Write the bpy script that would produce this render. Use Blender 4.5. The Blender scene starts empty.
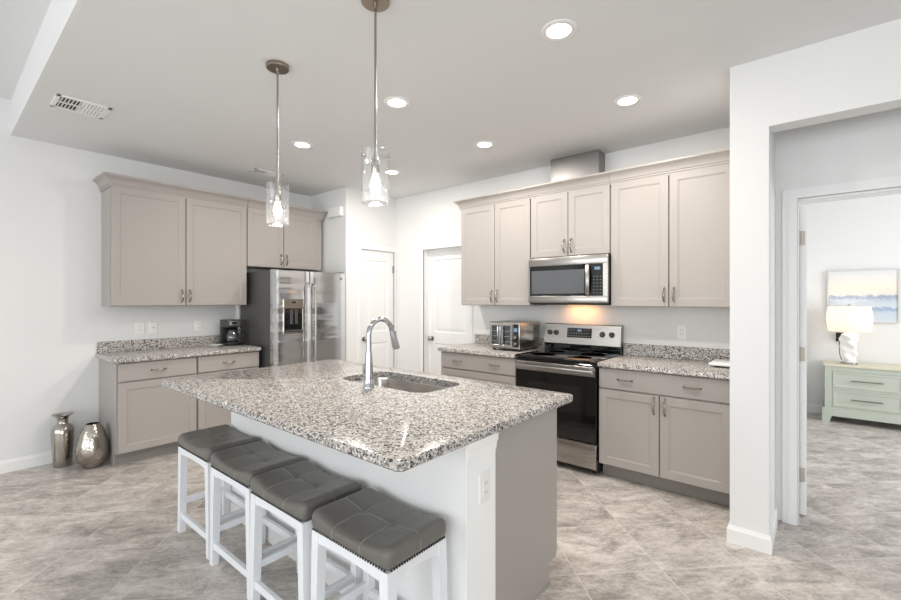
import bpy, bmesh, math, random
from mathutils import Vector, Matrix
random.seed(7)
PI = math.pi
S = bpy.context.scene
COL = S.collection

# ------------------------------------------------------------------ camera
cam = bpy.data.cameras.new('camera')
cam.sensor_width = 36.0
cam.sensor_fit = 'HORIZONTAL'
cam.lens = 438.0 / 901.0 * 36.0
cam.clip_start = 0.05
camo = bpy.data.objects.new('camera', cam)
COL.objects.link(camo)
camo.location = (0, 0, 1.40)
camo.rotation_euler = (math.radians(90), 0, math.radians(40))
S.camera = camo

# ------------------------------------------------------------------ world, exposure, big lights
S.view_settings.view_transform = 'Standard'
S.view_settings.look = 'None'
S.view_settings.gamma = 1.0
S.view_settings.use_curve_mapping = False
S.view_settings.exposure = 0.06
S.cycles.use_denoising = True
S.cycles.max_bounces = 10
S.cycles.diffuse_bounces = 6
S.cycles.glossy_bounces = 5
S.cycles.transparent_max_bounces = 16
S.cycles.sample_clamp_indirect = 6.0
S.cycles.caustics_reflective = False
S.cycles.caustics_refractive = False

w = bpy.data.worlds.new('sky')
S.world = w
w.use_nodes = True
w.node_tree.nodes['Background'].inputs[0].default_value = (0.80, 0.90, 1.0, 1)
w.node_tree.nodes['Background'].inputs[1].default_value = 1.5


def area(name, loc, target, sx, sy, power, color):
    l = bpy.data.lights.new(name, 'AREA')
    l.shape = 'RECTANGLE'
    l.size, l.size_y = sx, sy
    l.energy = power
    l.color = color
    o = bpy.data.objects.new(name, l)
    COL.objects.link(o)
    o.location = loc
    d = Vector(target) - Vector(loc)
    o.rotation_euler = d.to_track_quat('-Z', 'Y').to_euler()
    return o


DAY = (0.965, 0.982, 1.0)
# daylight through the three tall windows of the great room behind the camera
for wx in (-3.4, -1.0, 1.4):
    area('window_daylight', (wx, -4.42, 1.35), (wx, 0, 1.35), 1.7, 2.1, 44, DAY)
# daylight through the windows in the side wall of the great room
area('side_daylight', (3.38, -1.8, 1.4), (0, -1.8, 1.4), 2.6, 2.1, 76, DAY)
# daylight through the bedroom window
area('bedroom_daylight', (2.93, 5.4, 1.5), (0, 5.4, 1.4), 1.6, 1.6, 62, DAY)

CAN_POWER = 12.5
PENDANT_POWER = 4.0

# ------------------------------------------------------------------ helpers: mesh builder


def rrect(x0, x1, y0, y1, r, n=6):
    r = max(r, 1e-4)
    pts = []
    for cx, cy, a0 in ((x1 - r, y0 + r, -PI / 2), (x1 - r, y1 - r, 0), (x0 + r, y1 - r, PI / 2), (x0 + r, y0 + r, PI)):
        for i in range(n + 1):
            a = a0 + PI / 2 * i / n
            pts.append((cx + r * math.cos(a), cy + r * math.sin(a)))
    return pts


class MB:
    def __init__(s):
        s.v = []
        s.f = []

    def add(s, vs, fs):
        o = len(s.v)
        s.v += [tuple(p) for p in vs]
        s.f += [tuple(i + o for i in f) for f in fs]
        return s

    def box(s, x0, x1, y0, y1, z0, z1, b=0.0, seg=1):
        if b <= 0:
            vs = [(x, y, z) for z in (z0, z1) for y in (y0, y1) for x in (x0, x1)]
            return s.add(vs, [(0, 2, 3, 1), (4, 5, 7, 6), (0, 1, 5, 4), (2, 6, 7, 3), (0, 4, 6, 2), (1, 3, 7, 5)])
        bm = bmesh.new()
        bmesh.ops.create_cube(bm, size=1.0)
        for v in bm.verts:
            v.co = Vector(((x0 + x1) / 2 + v.co.x * (x1 - x0), (y0 + y1) / 2 + v.co.y * (y1 - y0), (z0 + z1) / 2 + v.co.z * (z1 - z0)))
        b = min(b, 0.45 * min(x1 - x0, y1 - y0, z1 - z0))
        bmesh.ops.bevel(bm, geom=bm.edges[:], offset=b, segments=seg, profile=0.5, affect='EDGES')
        bm.verts.index_update()
        s.add([v.co[:] for v in bm.verts], [[v.index for v in f.verts] for f in bm.faces])
        bm.free()
        return s

    def bar(s, a, b, wx, wy, wx2=None, wy2=None):
        # square-section bar between two points, cut level at both ends (section lies in x,y)
        wx2 = wx if wx2 is None else wx2
        wy2 = wy if wy2 is None else wy2
        vs = []
        for p, ax, ay in ((a, wx, wy), (b, wx2, wy2)):
            for sx, sy in ((-1, -1), (1, -1), (1, 1), (-1, 1)):
                vs.append((p[0] + sx * ax / 2, p[1] + sy * ay / 2, p[2]))
        return s.add(vs, [(3, 2, 1, 0), (4, 5, 6, 7), (0, 1, 5, 4), (1, 2, 6, 5), (2, 3, 7, 6), (3, 0, 4, 7)])

    def tube(s, pts, r, seg=10, cap=True, sq=1.0):
        pts = [Vector(p) for p in pts]
        n = len(pts)
        rr = r if isinstance(r, (list, tuple)) else [r] * n
        t0 = (pts[1] - pts[0]).normalized()
        up = Vector((0, 0, 1)) if abs(t0.z) < 0.9 else Vector((1, 0, 0))
        nrm = (up - t0 * up.dot(t0)).normalized()
        vs, fs = [], []
        for i, p in enumerate(pts):
            t = (pts[min(i + 1, n - 1)] - pts[max(i - 1, 0)]).normalized()
            nrm = (nrm - t * nrm.dot(t)).normalized()
            bi = t.cross(nrm)
            for k in range(seg):
                a = 2 * PI * k / seg
                vs.append(p + (nrm * math.cos(a) * sq + bi * math.sin(a)) * rr[i])
        for i in range(n - 1):
            for k in range(seg):
                k2 = (k + 1) % seg
                fs.append((i * seg + k, i * seg + k2, (i + 1) * seg + k2, (i + 1) * seg + k))
        if cap:
            fs.append(tuple(range(seg))[::-1])
            fs.append(tuple((n - 1) * seg + k for k in range(seg)))
        return s.add(vs, fs)

    def cyl(s, a, b, r, r2=None, seg=24):
        return s.tube([a, b], [r, r if r2 is None else r2], seg)

    def lathe(s, prof, c=(0, 0, 0), seg=32, twist=None):
        vs, fs = [], []
        for (r, z) in prof:
            for k in range(seg):
                a = 2 * PI * k / seg
                q = r * (1 + (twist(a, z) if twist else 0))
                vs.append((c[0] + q * math.cos(a), c[1] + q * math.sin(a), c[2] + z))
        n = len(prof)
        for i in range(n - 1):
            for k in range(seg):
                k2 = (k + 1) % seg
                fs.append((i * seg + k, i * seg + k2, (i + 1) * seg + k2, (i + 1) * seg + k))
        if prof[0][0] > 1e-5:
            fs.append(tuple(range(seg))[::-1])
        if prof[-1][0] > 1e-5:
            fs.append(tuple((n - 1) * seg + k for k in range(seg)))
        return s.add(vs, fs)

    def loft(s, loops, cap0=True, cap1=True):
        n = len(loops[0])
        vs = [p for L in loops for p in L]
        fs = []
        for i in range(len(loops) - 1):
            for k in range(n):
                k2 = (k + 1) % n
                fs.append((i * n + k, i * n + k2, (i + 1) * n + k2, (i + 1) * n + k))
        if cap0:
            fs.append(tuple(range(n))[::-1])
        if cap1:
            fs.append(tuple((len(loops) - 1) * n + k for k in range(n)))
        return s.add(vs, fs)

    def prism(s, poly, axis, a, b):
        # polygon in the two other axes, extruded along axis from a to b
        def P(p, t):
            if axis == 'x':
                return (t, p[0], p[1])
            if axis == 'y':
                return (p[0], t, p[1])
            return (p[0], p[1], t)
        return s.loft([[P(p, a) for p in poly], [P(p, b) for p in poly]])

    def rbox(s, cx, cy, cz, hx, hy, hz, r, n=12, deform=None):
        bm = bmesh.new()
        bmesh.ops.create_cube(bm, size=2.0)
        bmesh.ops.subdivide_edges(bm, edges=bm.edges[:], cuts=n, use_grid_fill=True)
        for v in bm.verts:
            # crowd the vertices toward the edges so that the rounding is smooth
            q = Vector([math.sin(c * PI / 2) * 0.6 + c * 0.4 for c in v.co])
            p = Vector((q.x * hx, q.y * hy, q.z * hz))
            i = Vector((max(-hx + r, min(hx - r, p.x)), max(-hy + r, min(hy - r, p.y)), max(-hz + r, min(hz - r, p.z))))
            d = p - i
            if d.length > 1e-9:
                p = i + d.normalized() * r
            if deform:
                p = deform(p)
            v.co = p + Vector((cx, cy, cz))
        bm.verts.index_update()
        s.add([v.co[:] for v in bm.verts], [[v.index for v in f.verts] for f in bm.faces])
        bm.free()
        return s

    def sphere(s, c, r, seg=16, rings=10, sz=1.0):
        return s.lathe([(r * math.sin(PI * i / rings), -r * sz * math.cos(PI * i / rings)) for i in range(rings + 1)], c, seg)

    def plate(s, loop_outer, loop_hole, z0, z1, e=0.006):
        # slab with an eased edge and a hole; loops are functions inset -> list of (x, y)
        bm = bmesh.new()

        def ring(L, z):
            vv = [bm.verts.new((p[0], p[1], z)) for p in L]
            return vv, [bm.edges.new((vv[i], vv[(i + 1) % len(vv)])) for i in range(len(vv))]

        def strip(a, b):
            for i in range(len(a)):
                j = (i + 1) % len(a)
                bm.faces.new((a[i], a[j], b[j], b[i]))
        ot, oe = ring(loop_outer(e), z1)
        o2, _ = ring(loop_outer(e * 0.3), z1 - e * 0.3)
        o3, _ = ring(loop_outer(0), z1 - e)
        o4, _ = ring(loop_outer(0), z0 + e)
        ob, obe = ring(loop_outer(e), z0)
        strip(ot, o2); strip(o2, o3); strip(o3, o4); strip(o4, ob)
        et, eb = list(oe), list(obe)
        if loop_hole:
            ht, he = ring(loop_hole, z1)
            hb, hbe = ring(loop_hole, z0)
            strip(hb, ht)
            et += he
            eb += hbe
        bmesh.ops.triangle_fill(bm, use_beauty=True, use_dissolve=False, edges=et, normal=(0, 0, 1))
        bmesh.ops.triangle_fill(bm, use_beauty=True, use_dissolve=False, edges=eb, normal=(0, 0, -1))
        bmesh.ops.recalc_face_normals(bm, faces=bm.faces[:])
        bm.verts.index_update()
        s.add([v.co[:] for v in bm.verts], [[v.index for v in f.verts] for f in bm.faces])
        bm.free()
        return s

    def build(s, name, m, parent=None, smooth=35, recalc=True):
        me = bpy.data.meshes.new(name)
        me.from_pydata(s.v, [], s.f)
        if recalc:
            bm = bmesh.new()
            bm.from_mesh(me)
            bmesh.ops.recalc_face_normals(bm, faces=bm.faces[:])
            bm.to_mesh(me)
            bm.free()
        if smooth:
            me.polygons.foreach_set('use_smooth', [True] * len(me.polygons))
            me.set_sharp_from_angle(angle=math.radians(smooth))
        me.materials.append(m)
        o = bpy.data.objects.new(name, me)
        COL.objects.link(o)
        if parent:
            o.parent = parent
        return o


def tag(o, label, cat, group=None):
    o['label'] = label
    o['category'] = cat
    if group:
        o['group'] = group
    return o


def thing(name, label, cat, loc=(0, 0, 0), rz=0.0, group=None):
    o = bpy.data.objects.new(name, None)
    o.empty_display_size = 0.1
    COL.objects.link(o)
    o.location = loc
    o.rotation_euler = (0, 0, rz)
    return tag(o, label, cat, group)


def struct(name, mb, m, smooth=0):
    o = mb.build(name, m, None, smooth)
    o['kind'] = 'structure'
    return o


def dup(root, loc, rz=None, label=None):
    r = root.copy()
    COL.objects.link(r)
    r.location = loc
    if rz is not None:
        r.rotation_euler = (0, 0, rz)
    if label:
        r['label'] = label
    for ch in list(root.children):
        c = ch.copy()
        COL.objects.link(c)
        c.parent = r
        for g in ch.children:
            d = g.copy()
            COL.objects.link(d)
            d.parent = c
    return r


# ------------------------------------------------------------------ materials


def lin(c):
    out = []
    for q in c:
        q = q / 255.0
        out.append(q / 12.92 if q <= 0.04045 else ((q + 0.055) / 1.055) ** 2.4)
    return out


def mat(name, rgb, rough=0.5, metal=0.0, spec=0.5, emit=None, estr=0.0, coat=0.0, var=0.0, vscale=6.0, bump=0.0, bscale=200.0):
    m = bpy.data.materials.new(name)
    m.use_nodes = True
    nt = m.node_tree
    b = nt.nodes['Principled BSDF']
    c = lin(rgb)
    b.inputs['Base Color'].default_value = (*c, 1)
    b.inputs['Roughness'].default_value = rough
    b.inputs['Metallic'].default_value = metal
    b.inputs['Specular IOR Level'].default_value = spec
    if coat:
        b.inputs['Coat Weight'].default_value = coat
        b.inputs['Coat Roughness'].default_value = 0.08
    if emit:
        b.inputs['Emission Color'].default_value = (*lin(emit), 1)
        b.inputs['Emission Strength'].default_value = estr
    if var or bump:
        tc = nt.nodes.new('ShaderNodeTexCoord')
    if var:
        no = nt.nodes.new('ShaderNodeTexNoise')
        no.inputs['Scale'].default_value = vscale
        no.inputs['Detail'].default_value = 4
        nt.links.new(tc.outputs['Object'], no.inputs['Vector'])
        mx = nt.nodes.new('ShaderNodeMix')
        mx.data_type = 'RGBA'
        mx.inputs[6].default_value = (*[q * (1 - var) for q in c], 1)
        mx.inputs[7].default_value = (*[min(1, q * (1 + var)) for q in c], 1)
        nt.links.new(no.outputs['Fac'], mx.inputs[0])
        nt.links.new(mx.outputs[2], b.inputs['Base Color'])
    if bump:
        nb = nt.nodes.new('ShaderNodeTexNoise')
        nb.inputs['Scale'].default_value = bscale
        nb.inputs['Detail'].default_value = 3
        nt.links.new(tc.outputs['Object'], nb.inputs['Vector'])
        bp = nt.nodes.new('ShaderNodeBump')
        bp.inputs['Strength'].default_value = bump
        bp.inputs['Distance'].default_value = 0.002
        nt.links.new(nb.outputs['Fac'], bp.inputs['Height'])
        nt.links.new(bp.outputs['Normal'], b.inputs['Normal'])
    return m


def math_node(nt, op, a, b=None):
    n = nt.nodes.new('ShaderNodeMath')
    n.operation = op
    for i, q in enumerate((a, b)):
        if q is None:
            continue
        if isinstance(q, (int, float)):
            n.inputs[i].default_value = q
        else:
            nt.links.new(q, n.inputs[i])
    return n.outputs[0]


def ramp(nt, fac, stops, interp='LINEAR'):
    r = nt.nodes.new('ShaderNodeValToRGB')
    r.color_ramp.interpolation = interp
    els = r.color_ramp.elements
    while len(els) < len(stops):
        els.new(0.5)
    for e, (p, c) in zip(els, stops):
        e.position = p
        e.color = (*lin(c), 1)
    nt.links.new(fac, r.inputs[0])
    return r.outputs[0]


def granite():
    m = bpy.data.materials.new('granite')
    m.use_nodes = True
    nt = m.node_tree
    b = nt.nodes['Principled BSDF']
    tc = nt.nodes.new('ShaderNodeTexCoord')
    no = nt.nodes.new('ShaderNodeTexNoise')
    no.inputs['Scale'].default_value = 70
    no.inputs['Detail'].default_value = 2
    nt.links.new(tc.outputs['Object'], no.inputs['Vector'])
    va = nt.nodes.new('ShaderNodeVectorMath')
    va.operation = 'MULTIPLY_ADD'
    va.inputs[1].default_value = (0.012, 0.012, 0.012)
    nt.links.new(no.outputs['Color'], va.inputs[0])
    nt.links.new(tc.outputs['Object'], va.inputs[2])

    def vor(scale):
        v = nt.nodes.new('ShaderNodeTexVoronoi')
        v.inputs['Scale'].default_value = scale
        nt.links.new(va.outputs[0], v.inputs['Vector'])
        s = nt.nodes.new('ShaderNodeSeparateColor')
        nt.links.new(v.outputs['Color'], s.inputs[0])
        return s.outputs[0]
    base = ramp(nt, vor(175), [(0.0, (220, 216, 210)), (0.16, (184, 176, 169)), (0.32, (204, 199, 193)), (0.41, (146, 142, 138)),
                               (0.62, (108, 108, 107)), (0.80, (60, 60, 62)), (0.92, (30, 30, 33))], 'CONSTANT')
    # larger pale feldspar grains over it
    big = ramp(nt, vor(95), [(0.0, (0, 0, 0)), (0.76, (255, 255, 255))], 'CONSTANT')
    mx = nt.nodes.new('ShaderNodeMix')
    mx.data_type = 'RGBA'
    nt.links.new(math_node(nt, 'MULTIPLY', big, 0.6), mx.inputs[0])
    nt.links.new(base, mx.inputs[6])
    mx.inputs[7].default_value = (*lin((200, 193, 186)), 1)
    nt.links.new(mx.outputs[2], b.inputs['Base Color'])
    b.inputs['Roughness'].default_value = 0.16
    b.inputs['Specular IOR Level'].default_value = 0.45
    return m


def floor_tile():
    m = bpy.data.materials.new('floor_tile')
    m.use_nodes = True
    nt = m.node_tree
    L = nt.links
    b = nt.nodes['Principled BSDF']
    tc = nt.nodes.new('ShaderNodeTexCoord')
    sp = nt.nodes.new('ShaderNodeSeparateXYZ')
    L.new(tc.outputs['Object'], sp.inputs[0])
    x, y = sp.outputs[0], sp.outputs[1]
    P = 0.646
    u = math_node(nt, 'ADD', math_node(nt, 'DIVIDE', math_node(nt, 'SUBTRACT', x, y), P), 50 + 5.743)
    v = math_node(nt, 'ADD', math_node(nt, 'DIVIDE', math_node(nt, 'ADD', x, y), P), 50 + 3.173)
    fu, fv = math_node(nt, 'FRACT', u), math_node(nt, 'FRACT', v)

    def edge(f):
        return math_node(nt, 'MINIMUM', f, math_node(nt, 'SUBTRACT', 1.0, f))
    d = math_node(nt, 'MINIMUM', edge(fu), edge(fv))
    mr = nt.nodes.new('ShaderNodeMapRange')
    mr.inputs[1].default_value = 0.0045
    mr.inputs[2].default_value = 0.0075
    L.new(d, mr.inputs[0])
    tile = mr.outputs[0]
    cm = nt.nodes.new('ShaderNodeCombineXYZ')
    L.new(math_node(nt, 'FLOOR', u), cm.inputs[0])
    L.new(math_node(nt, 'FLOOR', v), cm.inputs[1])
    wn = nt.nodes.new('ShaderNodeTexWhiteNoise')
    wn.noise_dimensions = '2D'
    L.new(cm.outputs[0], wn.inputs['Vector'])
    # streaky travertine: coordinates stretched along one diagonal, shifted for every tile
    cv = nt.nodes.new('ShaderNodeCombineXYZ')
    L.new(math_node(nt, 'MULTIPLY', u, 1.25), cv.inputs[0])
    L.new(math_node(nt, 'MULTIPLY', v, 0.55), cv.inputs[1])
    va = nt.nodes.new('ShaderNodeVectorMath')
    va.operation = 'MULTIPLY_ADD'
    va.inputs[1].default_value = (7.0, 9.0, 5.0)
    L.new(wn.outputs['Color'], va.inputs[0])
    L.new(cv.outputs[0], va.inputs[2])

    def noise(scale, detail, rough, dist, vec):
        n = nt.nodes.new('ShaderNodeTexNoise')
        n.inputs['Scale'].default_value = scale
        n.inputs['Detail'].default_value = detail
        n.inputs['Roughness'].default_value = rough
        n.inputs['Distortion'].default_value = dist
        L.new(vec, n.inputs['Vector'])
        return n.outputs['Fac']
    n1 = noise(2.6, 10, 0.68, 0.5, va.outputs[0])
    n2 = noise(16.0, 8, 0.78, 0.4, va.outputs[0])
    mixn = math_node(nt, 'ADD', math_node(nt, 'MULTIPLY', n1, 0.60), math_node(nt, 'MULTIPLY', n2, 0.40))
    mixn = math_node(nt, 'ADD', mixn, math_node(nt, 'MULTIPLY', math_node(nt, 'SUBTRACT', wn.outputs['Value'], 0.5), 0.05))
    n3 = noise(5.0, 7, 0.7, 1.2, va.outputs[0])
    vein = math_node(nt, 'ABSOLUTE', math_node(nt, 'SUBTRACT', n3, 0.5))
    vr = nt.nodes.new('ShaderNodeMapRange')
    vr.inputs[1].default_value, vr.inputs[2].default_value = 0.0, 0.03
    vr.inputs[3].default_value, vr.inputs[4].default_value = -0.06, 0.0
    L.new(vein, vr.inputs[0])
    mixn = math_node(nt, 'ADD', mixn, vr.outputs[0])
    n4 = noise(48.0, 4, 0.8, 0.0, va.outputs[0])
    mixn = math_node(nt, 'ADD', mixn, math_node(nt, 'MULTIPLY', math_node(nt, 'SUBTRACT', n4, 0.5), 0.2))
    col = ramp(nt, mixn, [(0.36, (140, 133, 127)), (0.44, (170, 162, 156)), (0.51, (194, 186, 179)), (0.58, (212, 205, 199)), (0.68, (226, 221, 215))])
    mx = nt.nodes.new('ShaderNodeMix')
    mx.data_type = 'RGBA'
    L.new(tile, mx.inputs[0])
    mx.inputs[6].default_value = (*lin((207, 200, 193)), 1)
    L.new(col, mx.inputs[7])
    L.new(mx.outputs[2], b.inputs['Base Color'])
    b.inputs['Roughness'].default_value = 0.34
    b.inputs['Specular IOR Level'].default_value = 0.4
    bp = nt.nodes.new('ShaderNodeBump')
    bp.inputs['Strength'].default_value = 0.4
    bp.inputs['Distance'].default_value = 0.002
    L.new(tile, bp.inputs['Height'])
    L.new(bp.outputs['Normal'], b.inputs['Normal'])
    return m


def clear_glass(name, tint=(255, 255, 255), refl=1.0, rough=0.02, base=0.04, haze=0.0):
    m = bpy.data.materials.new(name)
    m.use_nodes = True
    nt = m.node_tree
    nt.nodes.remove(nt.nodes['Principled BSDF'])
    out = nt.nodes['Material Output']
    tr = nt.nodes.new('ShaderNodeBsdfTransparent')
    tr.inputs[0].default_value = (*lin(tint), 1)
    gl = nt.nodes.new('ShaderNodeBsdfGlossy')
    gl.inputs['Roughness'].default_value = rough
    lw = nt.nodes.new('ShaderNodeLayerWeight')
    lw.inputs[0].default_value = 0.35
    f = math_node(nt, 'ADD', math_node(nt, 'MULTIPLY', lw.outputs['Facing'], refl * 0.5), base)
    mx = nt.nodes.new('ShaderNodeMixShader')
    nt.links.new(f, mx.inputs[0])
    nt.links.new(tr.outputs[0], mx.inputs[1])
    nt.links.new(gl.outputs[0], mx.inputs[2])
    res = mx.outputs[0]
    if haze:
        # seeded glass: a little of the light is scattered in the glass itself
        tl = nt.nodes.new('ShaderNodeBsdfTranslucent')
        tc = nt.nodes.new('ShaderNodeTexCoord')
        no = nt.nodes.new('ShaderNodeTexNoise')
        no.inputs['Scale'].default_value = 90
        nt.links.new(tc.outputs['Object'], no.inputs['Vector'])
        m2 = nt.nodes.new('ShaderNodeMixShader')
        nt.links.new(math_node(nt, 'MULTIPLY', no.outputs['Fac'], 2 * haze), m2.inputs[0])
        nt.links.new(res, m2.inputs[1])
        nt.links.new(tl.outputs[0], m2.inputs[2])
        res = m2.outputs[0]
    nt.links.new(res, out.inputs[0])
    return m


def brushed(name, rgb, rough=0.24, vertical=False, wav=0.0):
    m = mat(name, rgb, rough, 1.0)
    nt = m.node_tree
    b = nt.nodes['Principled BSDF']
    tc = nt.nodes.new('ShaderNodeTexCoord')
    mp = nt.nodes.new('ShaderNodeMapping')
    mp.inputs['Scale'].default_value = (2, 2, 400) if not vertical else (300, 300, 2)
    nt.links.new(tc.outputs['Object'], mp.inputs[0])
    no = nt.nodes.new('ShaderNodeTexNoise')
    no.inputs['Scale'].default_value = 1.0
    nt.links.new(mp.outputs[0], no.inputs['Vector'])
    r = math_node(nt, 'ADD', math_node(nt, 'MULTIPLY', no.outputs['Fac'], 0.10), rough - 0.05)
    nt.links.new(r, b.inputs['Roughness'])
    if wav:
        n2 = nt.nodes.new('ShaderNodeTexNoise')
        n2.inputs['Scale'].default_value = 1.0
        n2.inputs['Detail'].default_value = 1.0
        mp2 = nt.nodes.new('ShaderNodeMapping')
        mp2.inputs['Scale'].default_value = (0.35, 0.35, 9.0)
        nt.links.new(tc.outputs['Object'], mp2.inputs[0])
        nt.links.new(mp2.outputs[0], n2.inputs['Vector'])
        bp = nt.nodes.new('ShaderNodeBump')
        bp.inputs['Strength'].default_value = 1.0
        bp.inputs['Distance'].default_value = wav
        nt.links.new(n2.outputs['Fac'], bp.inputs['Height'])
        nt.links.new(bp.outputs['Normal'], b.inputs['Normal'])
    return m


def hammered(name, rgb):
    m = mat(name, rgb, 0.16, 1.0)
    nt = m.node_tree
    b = nt.nodes['Principled BSDF']
    tc = nt.nodes.new('ShaderNodeTexCoord')
    vo = nt.nodes.new('ShaderNodeTexVoronoi')
    vo.inputs['Scale'].default_value = 70
    nt.links.new(tc.outputs['Object'], vo.inputs['Vector'])
    bp = nt.nodes.new('ShaderNodeBump')
    bp.inputs['Strength'].default_value = 0.35
    bp.inputs['Distance'].default_value = 0.003
    nt.links.new(vo.outputs['Distance'], bp.inputs['Height'])
    nt.links.new(bp.outputs['Normal'], b.inputs['Normal'])
    return m


def artwork():
    m = bpy.data.materials.new('seascape_print')
    m.use_nodes = True
    nt = m.node_tree
    L = nt.links
    b = nt.nodes['Principled BSDF']
    tc = nt.nodes.new('ShaderNodeTexCoord')
    sp = nt.nodes.new('ShaderNodeSeparateXYZ')
    L.new(tc.outputs['Object'], sp.inputs[0])
    mp = nt.nodes.new('ShaderNodeMapping')
    mp.inputs['Scale'].default_value = (14, 1, 26)
    L.new(tc.outputs['Object'], mp.inputs[0])
    no = nt.nodes.new('ShaderNodeTexNoise')
    no.inputs['Scale'].default_value = 1.4
    no.inputs['Detail'].default_value = 6
    L.new(mp.outputs[0], no.inputs['Vector'])
    zz = math_node(nt, 'ADD', sp.outputs[2], math_node(nt, 'MULTIPLY', math_node(nt, 'SUBTRACT', no.outputs['Fac'], 0.5), 0.13))
    zn = math_node(nt, 'DIVIDE', zz, 0.60)
    c1 = ramp(nt, zn, [(0.0, (206, 214, 222)), (0.20, (190, 204, 218)), (0.27, (150, 170, 196)), (0.32, (206, 214, 222)), (0.44, (190, 200, 212)), (0.50, (150, 164, 186)),
                       (0.54, (222, 216, 212)), (0.66, (240, 226, 212)), (0.85, (232, 226, 220)), (1.0, (220, 222, 224))])
    L.new(c1, b.inputs['Base Color'])
    b.inputs['Roughness'].default_value = 0.7
    return m


def translucent(name, rgb):
    m = bpy.data.materials.new(name)
    m.use_nodes = True
    nt = m.node_tree
    nt.nodes.remove(nt.nodes['Principled BSDF'])
    d = nt.nodes.new('ShaderNodeBsdfDiffuse')
    t = nt.nodes.new('ShaderNodeBsdfTranslucent')
    for n in (d, t):
        n.inputs[0].default_value = (*lin(rgb), 1)
    mx = nt.nodes.new('ShaderNodeMixShader')
    mx.inputs[0].default_value = 0.6
    nt.links.new(d.outputs[0], mx.inputs[1])
    nt.links.new(t.outputs[0], mx.inputs[2])
    nt.links.new(mx.outputs[0], nt.nodes['Material Output'].inputs[0])
    return m


M = dict(
    wall=mat('wall_paint', (229, 229, 228), 0.85, spec=0.2, var=0.012, vscale=1.5, bump=0.05, bscale=160),
    ceiling=mat('ceiling_paint', (226, 227, 227), 0.9, spec=0.15, bump=0.3, bscale=55),
    trim=mat('trim_paint', (235, 235, 234), 0.4, spec=0.4, var=0.01),
    cabinet=mat('cabinet_paint', (168, 162, 157), 0.42, spec=0.4, var=0.015, vscale=3),
    toekick=mat('toe_kick_paint', (140, 135, 130), 0.6, var=0.02),
    gap=mat('cabinet_shadow_gap', (92, 84, 78), 0.8, var=0.02),
    granite=granite(),
    floor=floor_tile(),
    nickel=brushed('brushed_nickel', (164, 158, 150), 0.24),
    hinge=mat('satin_nickel_hinge', (186, 178, 168), 0.45, 0.3, var=0.04),
    canopy=brushed('aged_nickel', (160, 148, 134), 0.28),
    chrome=mat('chrome', (186, 188, 192), 0.06, 1.0, var=0.01),
    steel=brushed('stainless_steel', (172, 168, 164), 0.28),
    fridge_steel=brushed('fridge_stainless_steel', (222, 224, 227), 0.13, wav=0.016),
    sink_steel=brushed('sink_stainless_steel', (206, 202, 198), 0.22),
    fridge_side=mat('fridge_side_grey', (98, 96, 95), 0.45, 0.3, var=0.03),
    black=mat('black_plastic', (20, 20, 21), 0.35, var=0.05),
    blackgrey=mat('dark_grey_plastic', (62, 64, 66), 0.4, var=0.05),
    blackglass=mat('black_glass', (9, 9, 10), 0.05, spec=0.55, var=0.05),
    ovenglass=mat('oven_window_glass', (24, 23, 23), 0.06, spec=0.55, var=0.05),
    micglass=mat('microwave_window_glass', (84, 86, 90), 0.12, spec=0.6, var=0.06),
    panel=mat('satin_black_glass', (13, 13, 15), 0.3, spec=0.3, var=0.05),
    display=mat('lit_display', (20, 26, 34), 0.3, emit=(150, 190, 230), estr=0.6, var=0.02),
    print_grey=mat('panel_print', (120, 122, 126), 0.5, var=0.02),
    white=mat('brightened_white_paint', (247, 247, 245), 0.4, var=0.008),  # whiter than wall and trim: light on the island's end put into the colour
    white_wood=mat('stool_white_paint', (232, 234, 237), 0.42, var=0.012, vscale=12),
    leather=mat('grey_leather', (106, 104, 99), 0.36, spec=0.45, var=0.06, vscale=18, bump=0.25, bscale=260),
    thread=mat('seam_thread', (150, 146, 139), 0.6, var=0.04),
    nail=mat('nailhead_metal', (62, 58, 54), 0.3, 0.9, var=0.05),
    vase=hammered('hammered_bronze', (178, 173, 166)),
    vase2=hammered('hammered_nickel', (178, 171, 162)),
    dark=mat('dark_interior', (24, 22, 21), 0.8, var=0.05),
    plate=mat('white_plastic', (238, 238, 236), 0.4, var=0.01),
    slot=mat('outlet_slot', (150, 148, 145), 0.6, var=0.02),
    duct=brushed('duct_cover_metal', (148, 146, 144), 0.42, vertical=True),
    glass=clear_glass('clear_shade_glass', (252, 253, 254), 0.9, base=0.04, haze=0.022),
    carafe=clear_glass('carafe_glass', (170, 172, 176), 1.0, base=0.12),
    windowglass=clear_glass('window_glass', (246, 250, 250), 0.5, base=0.03),
    bulb=mat('lit_bulb', (255, 250, 240), 0.3, emit=(255, 244, 224), estr=16.0),
    lampbulb=mat('lit_lamp_bulb', (255, 240, 220), 0.3, emit=(255, 222, 186), estr=5.0),
    can=mat('lit_diffuser', (255, 252, 246), 0.4, emit=(255, 247, 236), estr=12.0),
    sage=mat('sage_paint', (190, 196, 184), 0.5, var=0.04, vscale=5),
    sagetop=mat('dresser_top_lit_beige', (212, 206, 186), 0.5, var=0.06, vscale=8),  # top of the sage dresser; its beige is light on it, painted in
    bronze=mat('pull_bronze', (128, 130, 116), 0.35, 0.8, var=0.04),
    ceramic=mat('white_ceramic', (240, 240, 238), 0.22, var=0.01),
    shade=translucent('linen_shade', (248, 240, 230)),
    frame=mat('pale_wood_frame', (206, 206, 204), 0.5, var=0.04),
    art=artwork(),
    ventback=mat('vent_duct', (58, 57, 62), 0.9, var=0.05),
    cord=mat('black_rubber', (26, 25, 25), 0.5, var=0.04),
)

# ------------------------------------------------------------------ the room
CEIL = 2.745
WX, WY = -5.05, 4.0          # left wall, stove wall
BX, BY = -4.30, 3.19         # pantry wall face, fridge alcove side

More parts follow.
